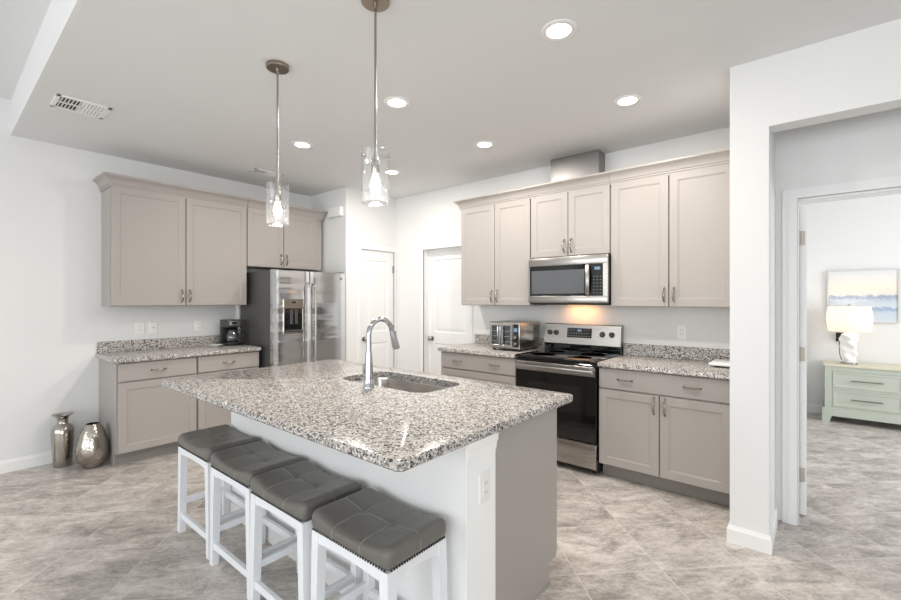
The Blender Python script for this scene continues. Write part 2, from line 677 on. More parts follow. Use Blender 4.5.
struct('floor', MB().box(-5.2, 3.6, -4.7, 7.3, -0.1, 0), M['floor'])

struct('ceiling', MB().box(-5.2, 3.6, 0.445, 7.3, CEIL, CEIL + 0.12), M['ceiling'])
struct('ceiling_great_room', MB().box(-5.2, 3.6, -4.7, 0.43, 3.03, 3.15), M['ceiling'])
struct('wall_ceiling_step', MB().box(-5.2, 3.6, 0.43, 0.445, CEIL, 3.15), M['wall'])

struct('wall_left', MB().box(-5.2, WX, -4.7, 4.2, 0, 3.1), M['wall'])
# pantry wall: the side that faces the fridge, and the face with the narrow door
PY0, PY1, PZ = 3.405, 3.955, 2.03
mb = MB()
mb.box(WX, BX, BY, BY + 0.12, 0, CEIL)
mb.box(BX - 0.12, BX, BY + 0.12, PY0, 0, CEIL)
mb.box(BX - 0.12, BX, PY1, WY, 0, CEIL)
mb.box(BX - 0.12, BX, PY0, PY1, PZ, CEIL)
struct('wall_pantry', mb, M['wall'])
# stove wall with the second door
DX0, DX1, DZ = -3.79, -3.08, 2.03
mb = MB()
mb.box(BX - 0.2, DX0, WY, WY + 0.13, 0, CEIL)
mb.box(DX0, DX1, WY, WY + 0.13, DZ, CEIL)
mb.box(DX1, -0.40, WY, WY + 0.13, 0, CEIL)
struct('wall_stove', mb, M['wall'])

# end wall beside the cabinets, the wide opening and the recess wall with the bedroom door
PX0, PX1, PYF = -0.392, -0.208, 2.985
NY = 3.475
HEAD = 2.36
struct('wall_pillar', MB().box(PX0, PX1, PYF, WY + 0.13, 0, CEIL), M['wall'])
mb = MB()
mb.box(PX1, 1.5, PYF, PYF + 0.13, HEAD, CEIL)
mb.box(1.5, 3.5, PYF, PYF + 0.13, 0, CEIL)
struct('wall_opening', mb, M['wall'])
OX0, OX1, OZ = -0.098, 0.72, 2.03
NT = 0.14
mb = MB()
mb.box(PX1, OX0, NY, NY + NT, 0, CEIL)
mb.box(OX0, OX1, NY, NY + NT, OZ, CEIL)
mb.box(OX1, 3.5, NY, NY + NT, 0, CEIL)
struct('wall_recess', mb, M['wall'])
# bedroom
BYB = 7.10
mb = MB().box(PX1 - 0.12, PX1, WY + 0.13, BYB + 0.12, 0, CEIL)
struct('wall_bedroom_left', mb, M['wall'])
struct('wall_bedroom_back', MB().box(PX1, 3.1, BYB, BYB + 0.12, 0, CEIL), M['wall'])
mb = MB()
mb.box(3.0, 3.12, NY + NT, 4.5, 0, CEIL)
mb.box(3.0, 3.12, 6.3, BYB, 0, CEIL)
mb.box(3.0, 3.12, 4.5, 6.3, 0, 0.65)
mb.box(3.0, 3.12, 4.5, 6.3, 2.3, CEIL)
struct('wall_bedroom_right', mb, M['wall'])
# great room behind the camera
mb = MB()
xs = [-5.2, -4.3, -2.5, -1.9, -0.1, 0.5, 2.3, 3.5]
for i in range(len(xs) - 1):
    if i % 2 == 0:
        mb.box(xs[i], xs[i + 1], -4.62, -4.5, 0, 3.03)
    else:
        mb.box(xs[i], xs[i + 1], -4.62, -4.5, 0, 0.25)
        mb.box(xs[i], xs[i + 1], -4.62, -4.5, 2.45, 3.03)
struct('wall_rear', mb, M['wall'])
mb = MB()
mb.box(3.46, 3.58, -4.62, -3.2, 0, 3.03)
mb.box(3.46, 3.58, -0.4, PYF + 0.13, 0, 3.03)
mb.box(3.46, 3.58, -3.2, -0.4, 0, 0.3)
mb.box(3.46, 3.58, -3.2, -0.4, 2.5, 3.03)
struct('wall_right', mb, M['wall'])


def window(n, x0, x1, y, z0, z1, axis='x'):
    fr, gl = MB(), MB()

    def bx(m, a0, a1, b0, b1, c0, c1):
        if axis == 'x':
            m.box(a0, a1, b0, b1, c0, c1)
        else:
            m.box(b0, b1, a0, a1, c0, c1)
    for a0, a1, c0, c1 in ((x0, x0 + 0.05, z0, z1), (x1 - 0.05, x1, z0, z1), (x0, x1, z0, z0 + 0.05), (x0, x1, z1 - 0.05, z1),
                           ((x0 + x1) / 2 - 0.03, (x0 + x1) / 2 + 0.03, z0, z1)):
        bx(fr, a0, a1, y - 0.03, y + 0.03, c0, c1)
    bx(gl, x0 + 0.03, x1 - 0.03, y - 0.004, y + 0.004, z0 + 0.03, z1 - 0.03)
    o = struct('window_%d' % n, fr, M['trim'])
    g = gl.build('pane', M['windowglass'], o, 0)


window(1, -4.3, -2.5, -4.56, 0.25, 2.45)
window(2, -1.9, -0.1, -4.56, 0.25, 2.45)
window(3, 0.5, 2.3, -4.56, 0.25, 2.45)
window(4, -3.2, -0.4, 3.52, 0.3, 2.5, 'y')
window(5, 4.5, 6.3, 3.06, 0.65, 2.3, 'y')

# baseboards: a flat board with a sloped top
BP = [(0, 0), (0.014, 0), (0.014, 0.078), (0.009, 0.09), (0.006, 0.1), (0, 0.1)]


def baseboard(name, path):
    # path: points along the wall, board lies to the right of the walking direction, mitred at corners
    pts = [Vector(p) for p in path]
    n = len(pts)
    loops = []
    for i, p in enumerate(pts):
        d0 = (pts[i] - pts[i - 1]).normalized() if i else None
        d1 = (pts[i + 1] - pts[i]).normalized() if i < n - 1 else None
        n0 = Vector((d0.y, -d0.x)) if d0 else None
        n1 = Vector((d1.y, -d1.x)) if d1 else None
        o = n0 or n1
        if n0 and n1:
            o = (n0 + n1) / (1 + n0.dot(n1))
        loops.append([(p.x + o.x * q[0], p.y + o.y * q[0], q[1]) for q in BP])
    struct(name, MB().loft(loops), M['trim'], 20)


baseboard('baseboard_left', [(WX, -4.5), (WX, 1.02)])
baseboard('baseboard_pillar', [(PX0, 3.38), (PX0, PYF), (PX1, PYF), (PX1, NY)])
baseboard('baseboard_pantry', [(BX, BY), (BX, PY0 - 0.065)])
baseboard('baseboard_stove', [(BX, WY), (DX0 - 0.065, WY)])
baseboard('baseboard_bedroom', [(PX1, BYB), (3.0, BYB)])

# ------------------------------------------------------------------ interior doors


def panel_door(mb, x0, x1, z0, z1, yf, t, panels):
    """two panel moulded door, front at y = yf facing -y, thickness t; raised panels inside sunk mouldings"""
    xs = [x0] + [q for p in panels for q in (p[0], p[1])][:2] + [x1]
    mb.box(x0, x1, yf + 0.0105, yf + t, z0, z1)
    # stiles and rails
    px0, px1 = panels[0][0], panels[0][1]
    mb.box(x0, px0, yf, yf + 0.0105, z0, z1)
    mb.box(px1, x1, yf, yf + 0.0105, z0, z1)
    zs = [z0] + [q for p in panels for q in (p[2], p[3])] + [z1]
    for i in range(0, len(zs), 2):
        mb.box(px0, px1, yf, yf + 0.0105, zs[i], zs[i + 1])
    for a, b, c, d in panels:
        e, g = 0.018, 0.034
        loops = []
        for ins, yy in ((0, yf), (0.008, yf + 0.010), (e, yf + 0.010), (g + 0.02, yf + 0.003)):
            loops.append([(a + ins, yy, c + ins), (b - ins, yy, c + ins), (b - ins, yy, d - ins), (a + ins, yy, d - ins)])
        mb.loft(loops, False, True)


def casing(mb, x0, x1, z1, yf, wl=0.06, wr=0.06):
    # frame around an opening on the wall face y = yf, facing -y: two steps
    for t, k in ((0.012, 1.0), (0.018, 0.62)):
        a, b, c = x0 - wl * k, x1 + wr * k, z1 + 0.06 * k
        mb.box(a, x0, yf - t, yf, 0, c)
        mb.box(x1, b, yf - t, yf, 0, c)
        mb.box(x0, x1, yf - t, yf, z1, c)


def door_set(n, name, loc, rz, wdt, hgt, setback, pan, knob_x, hinge_x, wl=0.06, wr=0.06, depth=0.12):
    o = thing(name, n, 'door', loc, rz)
    o['kind'] = 'structure'
    d = MB()
    s = 0.105
    panel_door(d, 0.0025, wdt - 0.0025, 0.01, hgt - 0.0025, setback, 0.035, [(s, wdt - s, 0.20, 0.86), (s, wdt - s, 1.00, hgt - 0.13)])
    d.build('door_leaf', M['trim'], o, 0)
    c = MB()
    casing(c, 0, wdt, hgt, 0, wl, wr)
    c.build('casing', M['trim'], o, 0)
    if True:
        # jamb lining and, behind the leaf, the stop it closes against
        j = MB()
        e = 0.002
        j.box(0, e, 0.001, depth, 0, hgt)
        j.box(wdt - e, wdt, 0.001, depth, 0, hgt)
        j.box(0, wdt, 0.001, depth, hgt - e, hgt)
        q = setback + 0.036
        j.box(0, 0.015, q, q + 0.01, 0, hgt)
        j.box(wdt - 0.015, wdt, q, q + 0.01, 0, hgt)
        j.box(0.015, wdt - 0.015, q, q + 0.01, hgt - 0.015, hgt)
        j.build('jamb', M['trim'], o, 0)
    k = MB()
    k.cyl((knob_x, setback, 0.915), (knob_x, setback - 0.008, 0.915), 0.032, 0.028)
    k.cyl((knob_x, setback - 0.008, 0.915), (knob_x, setback - 0.035, 0.915), 0.011)
    k.tube([(knob_x, setback - 0.033 - 0.034 * i / 8, 0.915) for i in range(9)], [0.012, 0.022, 0.027, 0.029, 0.029, 0.027, 0.022, 0.013, 0.003], 18)
    k.build('door_knob', M['nickel'], o)
    if hinge_x is not None:
        for z in (0.25, 1.02, 1.80):
            h = MB()
            h.cyl((hinge_x, setback - 0.012, z - 0.045), (hinge_x, setback - 0.012, z + 0.045), 0.007, seg=10)
            h.cyl((hinge_x, setback - 0.012, z + 0.045), (hinge_x, setback - 0.012, z + 0.052), 0.004, seg=8)
            h.box(hinge_x - 0.015, hinge_x + 0.015, setback - 0.006, setback + 0.002, z - 0.045, z + 0.045)
            h.build('hinge', M['nickel'], o)
    return o


# narrow pantry door: local x runs along world +y, front faces +x
door_set('narrow white two panel door in the corner beside the fridge', 'door_1', (BX, PY0, 0), PI / 2, PY1 - PY0, PZ, 0.004, None, 0.06, PY1 - PY0 - 0.004, 0.06, 0.04)
door_set('white two panel door on the stove wall left of the tall cabinets', 'door_2', (DX0, WY, 0), 0, DX1 - DX0, DZ, 0.085, None, 0.06, None)
# white shelf edge hook on the pantry door top hinge
# bedroom door: casing and jamb, the leaf swung into the bedroom
o = thing('door_3', 'white bedroom doorway with its leaf swung open into the bedroom', 'door', (OX0, NY, 0))
o['kind'] = 'structure'
c = MB()
casing(c, 0, OX1 - OX0, OZ, 0, 0.075, 0.075)
c.build('casing', M['trim'], o, 0)
c = MB()
c.box(0, 0.005, 0, NT, 0, OZ)
c.box(OX1 - OX0 - 0.015, OX1 - OX0, 0, NT, 0, OZ)
c.box(0.005, OX1 - OX0 - 0.015, 0, NT, OZ - 0.015, OZ)
c.build('jamb', M['trim'], o, 0)
leaf = MB()
t = 0.036
panel_door(leaf, 0.0, 0.78, 0.012, OZ - 0.02, 0, t, [(0.11, 0.67, 0.2, 0.86), (0.11, 0.67, 1.0, 1.87)])
lo = leaf.build('door_leaf', M['trim'], o, 0)
lo.location = (0.006 + t, NT + 0.02, 0)
lo.rotation_euler = (0, 0, math.radians(94))
for z in (0.27, 1.05, 1.80):
    h = MB()
    hx, hy = 0.003, NT + 0.012
    h.box(0.004, 0.033, NT + 0.0135, NT + 0.0185, z - 0.045, z + 0.045, 0.0012)
    h.cyl((0.008, NT + 0.012, z - 0.047), (0.008, NT + 0.012, z + 0.047), 0.0065, seg=10)
    h.build('hinge', M['hinge'], o)

# ------------------------------------------------------------------ cabinets


def shaker(mb, x0, x1, z0, z1, yf, t=0.02, fw=0.058):
    """five piece door, front at y = yf facing -y"""
    e = 0.0025
    loops = []
    for ins, yy in ((0, yf + t), (0, yf + e), (e, yf), (fw, yf), (fw + 0.002, yf + 0.003), (fw + 0.007, yf + 0.0032), (fw + 0.010, yf + 0.006)):
        loops.append([(x0 + ins, yy, z0 + ins), (x1 - ins, yy, z0 + ins), (x1 - ins, yy, z1 - ins), (x0 + ins, yy, z1 - ins)])
    mb.loft(loops)


def slab_front(mb, x0, x1, z0, z1, yf, t=0.02):
    mb.box(x0, x1, yf, yf + t, z0, z1, 0.003)


def pull(x, z, yf, length, vertical):
    """bow pull with two feet and a twisted middle"""
    mb = MB()
    h = length / 2
    pts, rad = [], []
    n = 14
    for i in range(n + 1):
        t = -1 + 2 * i / n
        out = 0.024 * (1 - abs(t) ** 2.6)
        pts.append((x + (0 if vertical else t * h), yf - 0.004 - out, z + (t * h if vertical else 0)))
        rad.append(0.0045 + 0.0022 * (1 - t * t) + (0.0012 if i % 2 else 0) * (1 - t * t))
    mb.tube(pts, rad, 8)
    for sgn in (-1, 1):
        p = (x, yf, z + sgn * h) if vertical else (x + sgn * h, yf, z)
        mb.cyl(p, (p[0], yf - 0.008, p[2]), 0.008, 0.006, 12)
    return mb


CROWN = [(0.0, 0.0), (0.008, 0.0), (0.008, 0.014), (0.014, 0.017), (0.014, 0.029), (0.020, 0.032), (0.021, 0.042), (0.030, 0.062), (0.046, 0.080),
         (0.060, 0.088), (0.064, 0.092), (0.064, 0.106), (0.0, 0.106)]


def crown(mb, w, d, z, left, right):
    loops = []
    for q, h in CROWN:
        a = -q if left else 0
        b = w + (q if right else 0)
        loops.append([(a, 0, z + h), (a, -d - q, z + h), (b, -d - q, z + h), (b, 0, z + h)])
    mb.loft(loops)


def off_wall(loc):
    # a hair's breadth clear of the wall behind
    return (loc[0] + (0.002 if loc[0] == WX else 0), loc[1] - (0.002 if loc[1] == WY else 0), loc[2])


def upper_cabinet(label, loc, rz, w, z0, z1, doors, left, right, d=0.305, group=None, handle=0.115):
    loc = off_wall(loc)
    o = thing('wall_cabinet', label, 'cabinet', loc, rz, group)
    b = MB()
    b.box(0, w, -d, 0, z0, z1, 0.0015)
    b.build('cabinet_body', M['cabinet'], o, 0)
    for x0, x1, side in doors:
        dm = MB()
        shaker(dm, x0, x1, z0 + 0.004, z1 - 0.012, -d - 0.021)
        do = dm.build('door', M['cabinet'], o, 30)
        hx = x1 - 0.03 if side > 0 else x0 + 0.03
        pull(hx, z0 + 0.095, -d - 0.021, handle, True).build('handle', M['nickel'], do)
    c = MB()
    crown(c, w, d + 0.014, z1 - 0.026, left, right)
    c.build('crown_molding', M['cabinet'], o, 25)
    return o


ZU = 1.345
WTOP = 2.385
# left wall run
upper_cabinet('grey two door wall cabinet over the coffee maker counter', (WX, 1.022, 0), PI / 2, 1.188, ZU, 2.415,
              [(0.004, 0.589, 1), (0.597, 1.184, -1)], True, False)
upper_cabinet('short grey two door wall cabinet above the fridge', (WX, 2.214, 0), PI / 2, 0.935, 1.765, 2.415,
              [(0.004, 0.418, 1), (0.426, 0.85, -1)], False, True)
# stove wall run
upper_cabinet('tall grey wall cabinet above the toaster oven', (-2.935, WY, 0), 0, 0.843, ZU, WTOP,
              [(0.004, 0.430, 1), (0.436, 0.838, -1)], True, False)
upper_cabinet('short grey wall cabinet directly above the microwave', (-2.088, WY, 0), 0, 0.757, 1.79, WTOP,
              [(0.006, 0.376, 1), (0.382, 0.751, -1)], False, False, 0.312)
upper_cabinet('tall grey wall cabinet right of the microwave', (-1.327, WY, 0), 0, 0.925, ZU, WTOP,
              [(0.004, 0.444, 1), (0.452, 0.885, -1)], False, False, 0.318)


def base_cabinet(label, loc, rz, w, fronts, left_side=False, right_side=False):
    """fronts: list of (kind, x0, x1, z0, z1, handles)"""
    D = 0.58
    loc = off_wall(loc)
    o = thing('base_cabinet', label, 'cabinet', loc, rz)
    b = MB()
    b.box(0, w, -D, 0, 0.11, 0.875, 0.0015)
    b.build('cabinet_body', M['cabinet'], o, 0)
    k = MB()
    k.box(0.0, w, -D + 0.075, 0, 0.0, 0.11)
    k.build('toe_kick', M['toekick'], o, 0)
    if left_side:
        s = MB()
        s.prism([(-D - 0.001, 0.11), (-D + 0.072, 0.11), (-D + 0.072, 0), (0, 0), (0, 0.875), (-D - 0.001, 0.875)], 'x', -0.006, 0.0)
        s.build('side_panel', M['cabinet'], o, 0)
    for kind, x0, x1, z0, z1, hs in fronts:
        m = MB()
        if kind == 'drawer':
            slab_front(m, x0, x1, z0, z1, -D - 0.021)
            f = m.build('drawer', M['cabinet'], o, 0)
            for hx in hs:
                pull(hx, (z0 + z1) / 2, -D - 0.021, 0.105, False).build('handle', M['nickel'], f)
        elif kind == 'wide_drawer':
            shaker(m, x0, x1, z0, z1, -D - 0.021)
            f = m.build('drawer', M['cabinet'], o, 30)
            for hx in hs:
                pull(hx, (z0 + z1) / 2, -D - 0.0145, 0.105, False).build('handle', M['nickel'], f)
        else:
            shaker(m, x0, x1, z0, z1, -D - 0.021)
            f = m.build('door', M['cabinet'], o, 30)
            for hx in hs:
                pull(hx, z1 - 0.075, -D - 0.021, 0.115, True).build('handle', M['nickel'], f)
    return o


ZD0, ZD1, ZR0, ZR1 = 0.118, 0.703, 0.715, 0.866
base_cabinet('grey base cabinet left of the pair, next to the metal vases', (WX, 1.008, 0), PI / 2, 0.610,
             [('drawer', 0.004, 0.602, ZR0, ZR1, [0.295]), ('door', 0.004, 0.602, ZD0, ZD1, [0.569])], True)
base_cabinet('grey base cabinet under the coffee maker, next to the fridge', (WX, 1.62, 0), PI / 2, 0.592,
             [('drawer', 0.006, 0.588, ZR0, ZR1, [0.285]), ('door', 0.006, 0.588, ZD0, ZD1, [0.04])])
base_cabinet('grey drawer base cabinet under the toaster oven, left of the range', (-2.985, WY, 0), 0, 0.905,
             [('drawer', 0.006, 0.899, ZR0, ZR1, [0.22, 0.67]), ('wide_drawer', 0.006, 0.899, 0.416, ZD1, [0.22, 0.67]), ('wide_drawer', 0.006, 0.899, ZD0, 0.408, [0.22, 0.67])])
base_cabinet('grey base cabinet with one wide drawer over two doors, right of the range', (-1.327, WY, 0), 0, 0.925,
             [('drawer', 0.004, 0.895, ZR0, ZR1, [0.203, 0.66]), ('door', 0.004, 0.444, ZD0, ZD1, [0.411]), ('door', 0.452, 0.895, ZD0, ZD1, [0.485])])


def worktop(label, loc, rz, w, splash_x0=0.0, over_l=0.0, over_r=0.0):
    o = thing('worktop', label, 'countertop', loc, rz)
    s = MB()
    s.plate(lambda i: rrect(-over_l + i, w + over_r - i, -0.635 + i, 0 - i * 0.01, 0.012), None, 0.8755, 0.914, 0.007)
    s.build('slab', M['granite'], o, 30)
    b = MB()
    b.box(splash_x0, w + min(over_r, 0.0), -0.02, 0, 0.9142, 1.016, 0.002)
    b.build('backsplash', M['granite'], o, 0)
    return o


worktop('speckled granite countertop carrying the coffee maker', (WX, 1.005, 0), PI / 2, 1.215, -0.018, 0.03, -0.004)
worktop('speckled granite countertop carrying the toaster oven', (-2.985, WY, 0), 0, 0.906, 0.0, 0.02, 0.0)
worktop('speckled granite countertop right of the range', (-1.327, WY, 0), 0, 0.93, 0.0, 0.0, 0.0)

# ------------------------------------------------------------------ duct cover above the middle cabinet
d = MB()
d.box(-1.965, -1.50, 3.845, 3.9985, WTOP + 0.001, CEIL - 0.001, 0.002)
d.box(-1.967, -1.953, 3.842, 3.846, WTOP + 0.001, CEIL - 0.001)
d.box(-1.512, -1.498, 3.842, 3.846, WTOP + 0.001, CEIL - 0.001)
tag(d.build('duct_cover', M['duct'], None, 0), 'grey metal duct cover between the short cabinet top and the ceiling', 'duct cover')

# ------------------------------------------------------------------ range
RX0, RX1, RYF = -2.073, -1.333, 3.385
rg = thing('kitchen_range', 'stainless electric range with black oven door and glass cooktop', 'range', (RX0, WY, 0))
RW = RX1 - RX0
RF = RYF - WY        # local front y
b = MB()
b.box(0.004, RW - 0.004, RF + 0.03, -0.02, 0.03, 0.895)
for fx in (0.06, RW - 0.06):
    for fy in (RF + 0.09, -0.09):
        b.cyl((fx, fy, 0), (fx, fy, 0.035), 0.018, seg=12)
b.build('range_body', M['black'], rg, 0)
b = MB()
b.box(0.0, RW, RF - 0.012, -0.075, 0.893, 0.918, 0.006, 2)
ct = b.build('cooktop', M['blackglass'], rg, 30)
for cx, cy, r in ((0.2, -0.22, 0.085), (0.2, -0.47, 0.11), (0.55, -0.22, 0.11), (0.55, -0.47, 0.085)):
    q = MB()
    q.lathe([(r - 0.002, 0.9182), (r - 0.002, 0.9186), (r, 0.9186), (r, 0.9182)], (cx, cy, 0), 40)
    q.build('burner_ring', M['blackgrey'], ct)
b = MB()
b.box(0.004, RW - 0.004, RF - 0.012, RF + 0.03, 0.262, 0.885, 0.004)
od = b.build('oven_door', M['blackglass'], rg, 30)
b = MB()
b.box(0.13, RW - 0.13, RF - 0.0135, RF - 0.0115, 0.39, 0.70, 0.0008)
b.build('oven_window', M['ovenglass'], od, 0)
b = MB()
b.box(0.012, RW - 0.012, RF - 0.0155, RF - 0.011, 0.79, 0.866, 0.001)
b.build('door_trim', M['steel'], od, 0)
b = MB()
b.box(0.03, RW - 0.012, RF - 0.066, RF - 0.05, 0.812, 0.846, 0.006, 2)
b.box(0.03, 0.075, RF - 0.056, RF - 0.012, 0.815, 0.843, 0.004)
b.box(RW - 0.058, RW - 0.012, RF - 0.056, RF - 0.012, 0.815, 0.843, 0.004)
b.build('handle', M['steel'], od, 30)
b = MB()
b.box(0.006, RW - 0.006, RF - 0.004, RF + 0.03, 0.055, 0.252, 0.005, 2)
wd = b.build('warming_drawer', M['steel'], rg, 30)
b = MB()
pts = [(RW - 0.115 + 0.02 * math.sin(PI * i / 8), RF - 0.0048, 0.075 + 0.16 * i / 8) for i in range(9)]
b.tube(pts, 0.004, 6)
b.build('drawer_crease', M['steel'], wd)
b = MB()
b.box(0.0, RW, -0.075, -0.004, 0.893, 0.985, 0.003)
b.build('backguard_base', M['blackglass'], rg, 0)
b = MB()
b.prism([(-0.085, 0.985), (-0.004, 0.985), (-0.004, 1.172), (-0.052, 1.172), (-0.062, 1.165)], 'x', 0.0, RW)
bg = b.build('backguard', M['steel'], rg, 20)


def on_guard(x, z, out=0.0):
    # a point on the sloped control face
    t = (z - 0.985) / (1.165 - 0.985)
    y = -0.085 + t * 0.023
    return (x, y - out, z + out * 0.128)


for kx in (0.055, 0.122, 0.575, 0.66):
    k = MB()
    z = 1.085
    k.tube([on_guard(kx, z, 0.0), on_guard(kx, z, 0.006), on_guard(kx, z, 0.007), on_guard(kx, z, 0.026)], [0.026, 0.026, 0.021, 0.018], 20)
    p, q = on_guard(kx, z, 0.025), on_guard(kx, z, 0.03)
    k.box(kx - 0.0035, kx + 0.0035, q[1], p[1] + 0.002, z - 0.012, z + 0.020)
    k.build('knob', M['blackgrey'], bg)
k = MB()
a, c = on_guard(0, 1.045, 0.001), on_guard(0, 1.135, 0.001)
k.add([(0.235, a[1], a[2]), (0.475, a[1], a[2]), (0.475, c[1], c[2]), (0.235, c[1], c[2])], [(0, 1, 2, 3)])
a2, c2 = on_guard(0, 1.045, -0.003), on_guard(0, 1.135, -0.003)
k.add([(0.235, a2[1], a2[2]), (0.475, a2[1], a2[2]), (0.475, c2[1], c2[2]), (0.235, c2[1], c2[2])], [(3, 2, 1, 0)])
cp = k.build('control_display', M['blackglass'], rg, 0)
k = MB()
a, c = on_guard(0, 1.105, 0.0022), on_guard(0, 1.122, 0.0022)
k.add([(0.338, a[1], a[2]), (0.376, a[1], a[2]), (0.376, c[1], c[2]), (0.338, c[1], c[2])], [(0, 1, 2, 3)])
k.build('clock_digits', M['display'], cp, 0, False)
k = MB()
for r_ in range(3):
    for i in range(9):
        if r_ == 2 and 3 <= i <= 5:
            continue
        x, z = 0.248 + i * 0.025, 1.058 + r_ * 0.027
        a, c = on_guard(0, z, 0.0022), on_guard(0, z + 0.006, 0.0022)
        k = MB()
        k.add([(x, a[1], a[2]), (x + 0.012, a[1], a[2]), (x + 0.012, c[1], c[2]), (x, c[1], c[2])], [(0, 1, 2, 3)])
        k.build('key', M['print_grey'], cp, 0, False)

# ------------------------------------------------------------------ microwave over the range
MX0, MX1 = -2.076, -1.330
MW = MX1 - MX0
MF = -0.385
mw = thing('microwave', 'stainless microwave hung over the range with warm light beneath', 'microwave', (MX0, WY, 0))
Z0, Z1 = 1.362, 1.784
b = MB()
b.box(0.004, MW - 0.004, MF + 0.03, 0, Z0, Z1, 0.002)
b.build('microwave_body', M['black'], mw, 0)
b = MB()
b.box(0, MW, MF - 0.01, MF + 0.03, Z0 + 0.012, Z0 + 0.075, 0.006, 2)
b.box(0, MW, MF - 0.01, MF + 0.03, Z1 - 0.078, Z1, 0.006, 2)
b.box(0, 0.016, MF - 0.01, MF + 0.03, Z0 + 0.07, Z1 - 0.07)
b.box(MW - 0.04, MW, MF - 0.01, MF + 0.03, Z0 + 0.07, Z1 - 0.07)
b.build('front_frame', M['steel'], mw, 30)
b = MB()
b.box(0.016, 0.602, MF - 0.008, MF + 0.03, Z0 + 0.075, Z1 - 0.078)
dr = b.build('door', M['blackglass'], mw, 0)
b = MB()
b.box(0.035, 0.545, MF - 0.0095, MF - 0.0075, Z0 + 0.095, Z1 - 0.118, 0.0006)
b.build('door_window', M['micglass'], dr, 0)
b = MB()
pts, n = [], 14
for i in range(n + 1):
    t = i / n
    pts.append((0.574 + 0.012 * math.sin(PI * t), MF - 0.014 - 0.034 * math.sin(PI * t) ** 0.6, Z0 + 0.082 + t * (Z1 - Z0 - 0.168)))
b.tube(pts, 0.017, 10, True, 0.55)
b.build('handle', M['steel'], dr)
b = MB()
b.box(0.604, MW - 0.04, MF - 0.009, MF + 0.03, Z0 + 0.075, Z1 - 0.078)
pn = b.build('control_panel', M['panel'], mw, 0)
b = MB()
b.box(0.634, 0.682, MF - 0.0098, MF - 0.0088, Z1 - 0.128, Z1 - 0.104)
b.build('clock_display', M['display'], pn, 0)
b = MB()
for r_ in range(6):
    for i in range(3):
        x, z = 0.624 + i * 0.028, Z0 + 0.095 + r_ * 0.028
        b = MB()
        b.box(x, x + 0.010, MF - 0.0098, MF - 0.0088, z, z + 0.005)
        b.build('key', M['print_grey'], pn, 0)
b = MB()
b.box(0.03, MW - 0.03, MF + 0.04, -0.04, Z0 - 0.006, Z0, 0.001)
b.build('vent_grille', M['black'], mw, 0)
b = MB()
b.box(0.27, 0.47, -0.13, -0.07, Z0 - 0.009, Z0 - 0.005, 0.001)
b.build('work_light', mat('lit_work_lamp', (255, 220, 170), 0.4, emit=(255, 190, 110), estr=6), mw, 0)
l = area('microwave_light', (MX0 + 0.37, WY - 0.10, Z0 - 0.012), (MX0 + 0.37, WY - 0.055, Z0 - 0.3), 0.26, 0.05, 0.75, (1.0, 0.46, 0.17))

# ------------------------------------------------------------------ fridge (local: front faces -y, width along x) turned to face +x
FY0, FY1 = 2.262, 3.165
FW = FY1 - FY0
fr = thing('refrigerator', 'stainless side by side fridge with ice dispenser', 'refrigerator', (WX, FY0, 0), PI / 2)
FB, FD = -0.725, -0.785       # body front, door front
b = MB()
b.box(0.006, FW - 0.006, FB, -0.04, 0.02, 1.705, 0.004)
b.box(0.02, FW - 0.02, FB + 0.05, -0.1, 0.0, 0.03)
b.build('fridge_body', M['fridge_side'], fr, 30)
b = MB()
b.box(0.02, 0.1, FB - 0.05, FB + 0.05, 1.705, 1.722, 0.004)
b.build('hinge_cover', M['blackgrey'], fr, 30)
b = MB()
b.box(FW - 0.1, FW - 0.02, FB - 0.05, FB + 0.05, 1.705, 1.722, 0.004)
b.build('hinge_cover', M['blackgrey'], fr, 30)
b = MB()
b.box(0.008, FW - 0.008, FB - 0.02, FB, 0.02, 0.095, 0.004)
b.build('kick_grille', M['blackgrey'], fr, 30)


def fridge_door(mb, x0, x1, z0, z1, bulge=0.005):
    n = 12
    fl, bl = [], []
    for i in range(n + 1):
        t = -1 + 2 * i / n
        x = (x0 + x1) / 2 + t * (x1 - x0) / 2
        fl.append((x, FD - bulge * (1 - t * t) + (0.010 if abs(t) == 1 else 0)))
    poly = fl + [(x1, FB - 0.004), (x0, FB - 0.004)]
    mb.prism(poly, 'z', z0, z1)


SPX = 0.425
DH0, DH1 = 1.055, 1.325        # dispenser
b = MB()
fridge_door(b, 0.0, SPX - 0.004, 0.105, 1.712)
fd = b.build('freezer_door', M['fridge_steel'], fr, 40)
b = MB()
fridge_door(b, SPX + 0.004, FW, 0.105, 1.712)
fd2 = b.build('fridge_door', M['fridge_steel'], fr, 40)
for px, par in ((SPX - 0.034, fd), (SPX + 0.034, fd2)):
    h = MB()
    h.tube([(px, FD - 0.008, 1.585), (px, FD - 0.045, 1.56), (px, FD - 0.058, 1.52), (px, FD - 0.06, 1.0), (px, FD - 0.058, 0.42), (px, FD - 0.045, 0.38), (px, FD - 0.008, 0.355)], 0.0105, 10)
    h.build('handle', M['steel'], par)
b = MB()
DX_0, DX_1 = 0.108, 0.335
for a0, a1, c0, c1 in ((DX_0, DX_1, DH1 - 0.015, DH1 + 0.085), (DX_0, DX_0 + 0.012, DH0, DH1), (DX_1 - 0.012, DX_1, DH0, DH1), (DX_0, DX_1, DH0 - 0.012, DH0 + 0.012)):
    b.box(a0, a1, FD - 0.017, FD + 0.01, c0, c1, 0.003)
dp = b.build('dispenser_frame', M['nickel'], fd, 30)
b = MB()
b.box(DX_0 + 0.01, DX_1 - 0.01, FD - 0.0135, FD - 0.008, DH0 + 0.01, DH1 - 0.01)
b.build('dispenser_recess', M['blackglass'], fd, 0)
b = MB()
b.box(0.178, 0.21, FD - 0.024, FD - 0.012, DH0 + 0.09, DH1 - 0.03, 0.004)
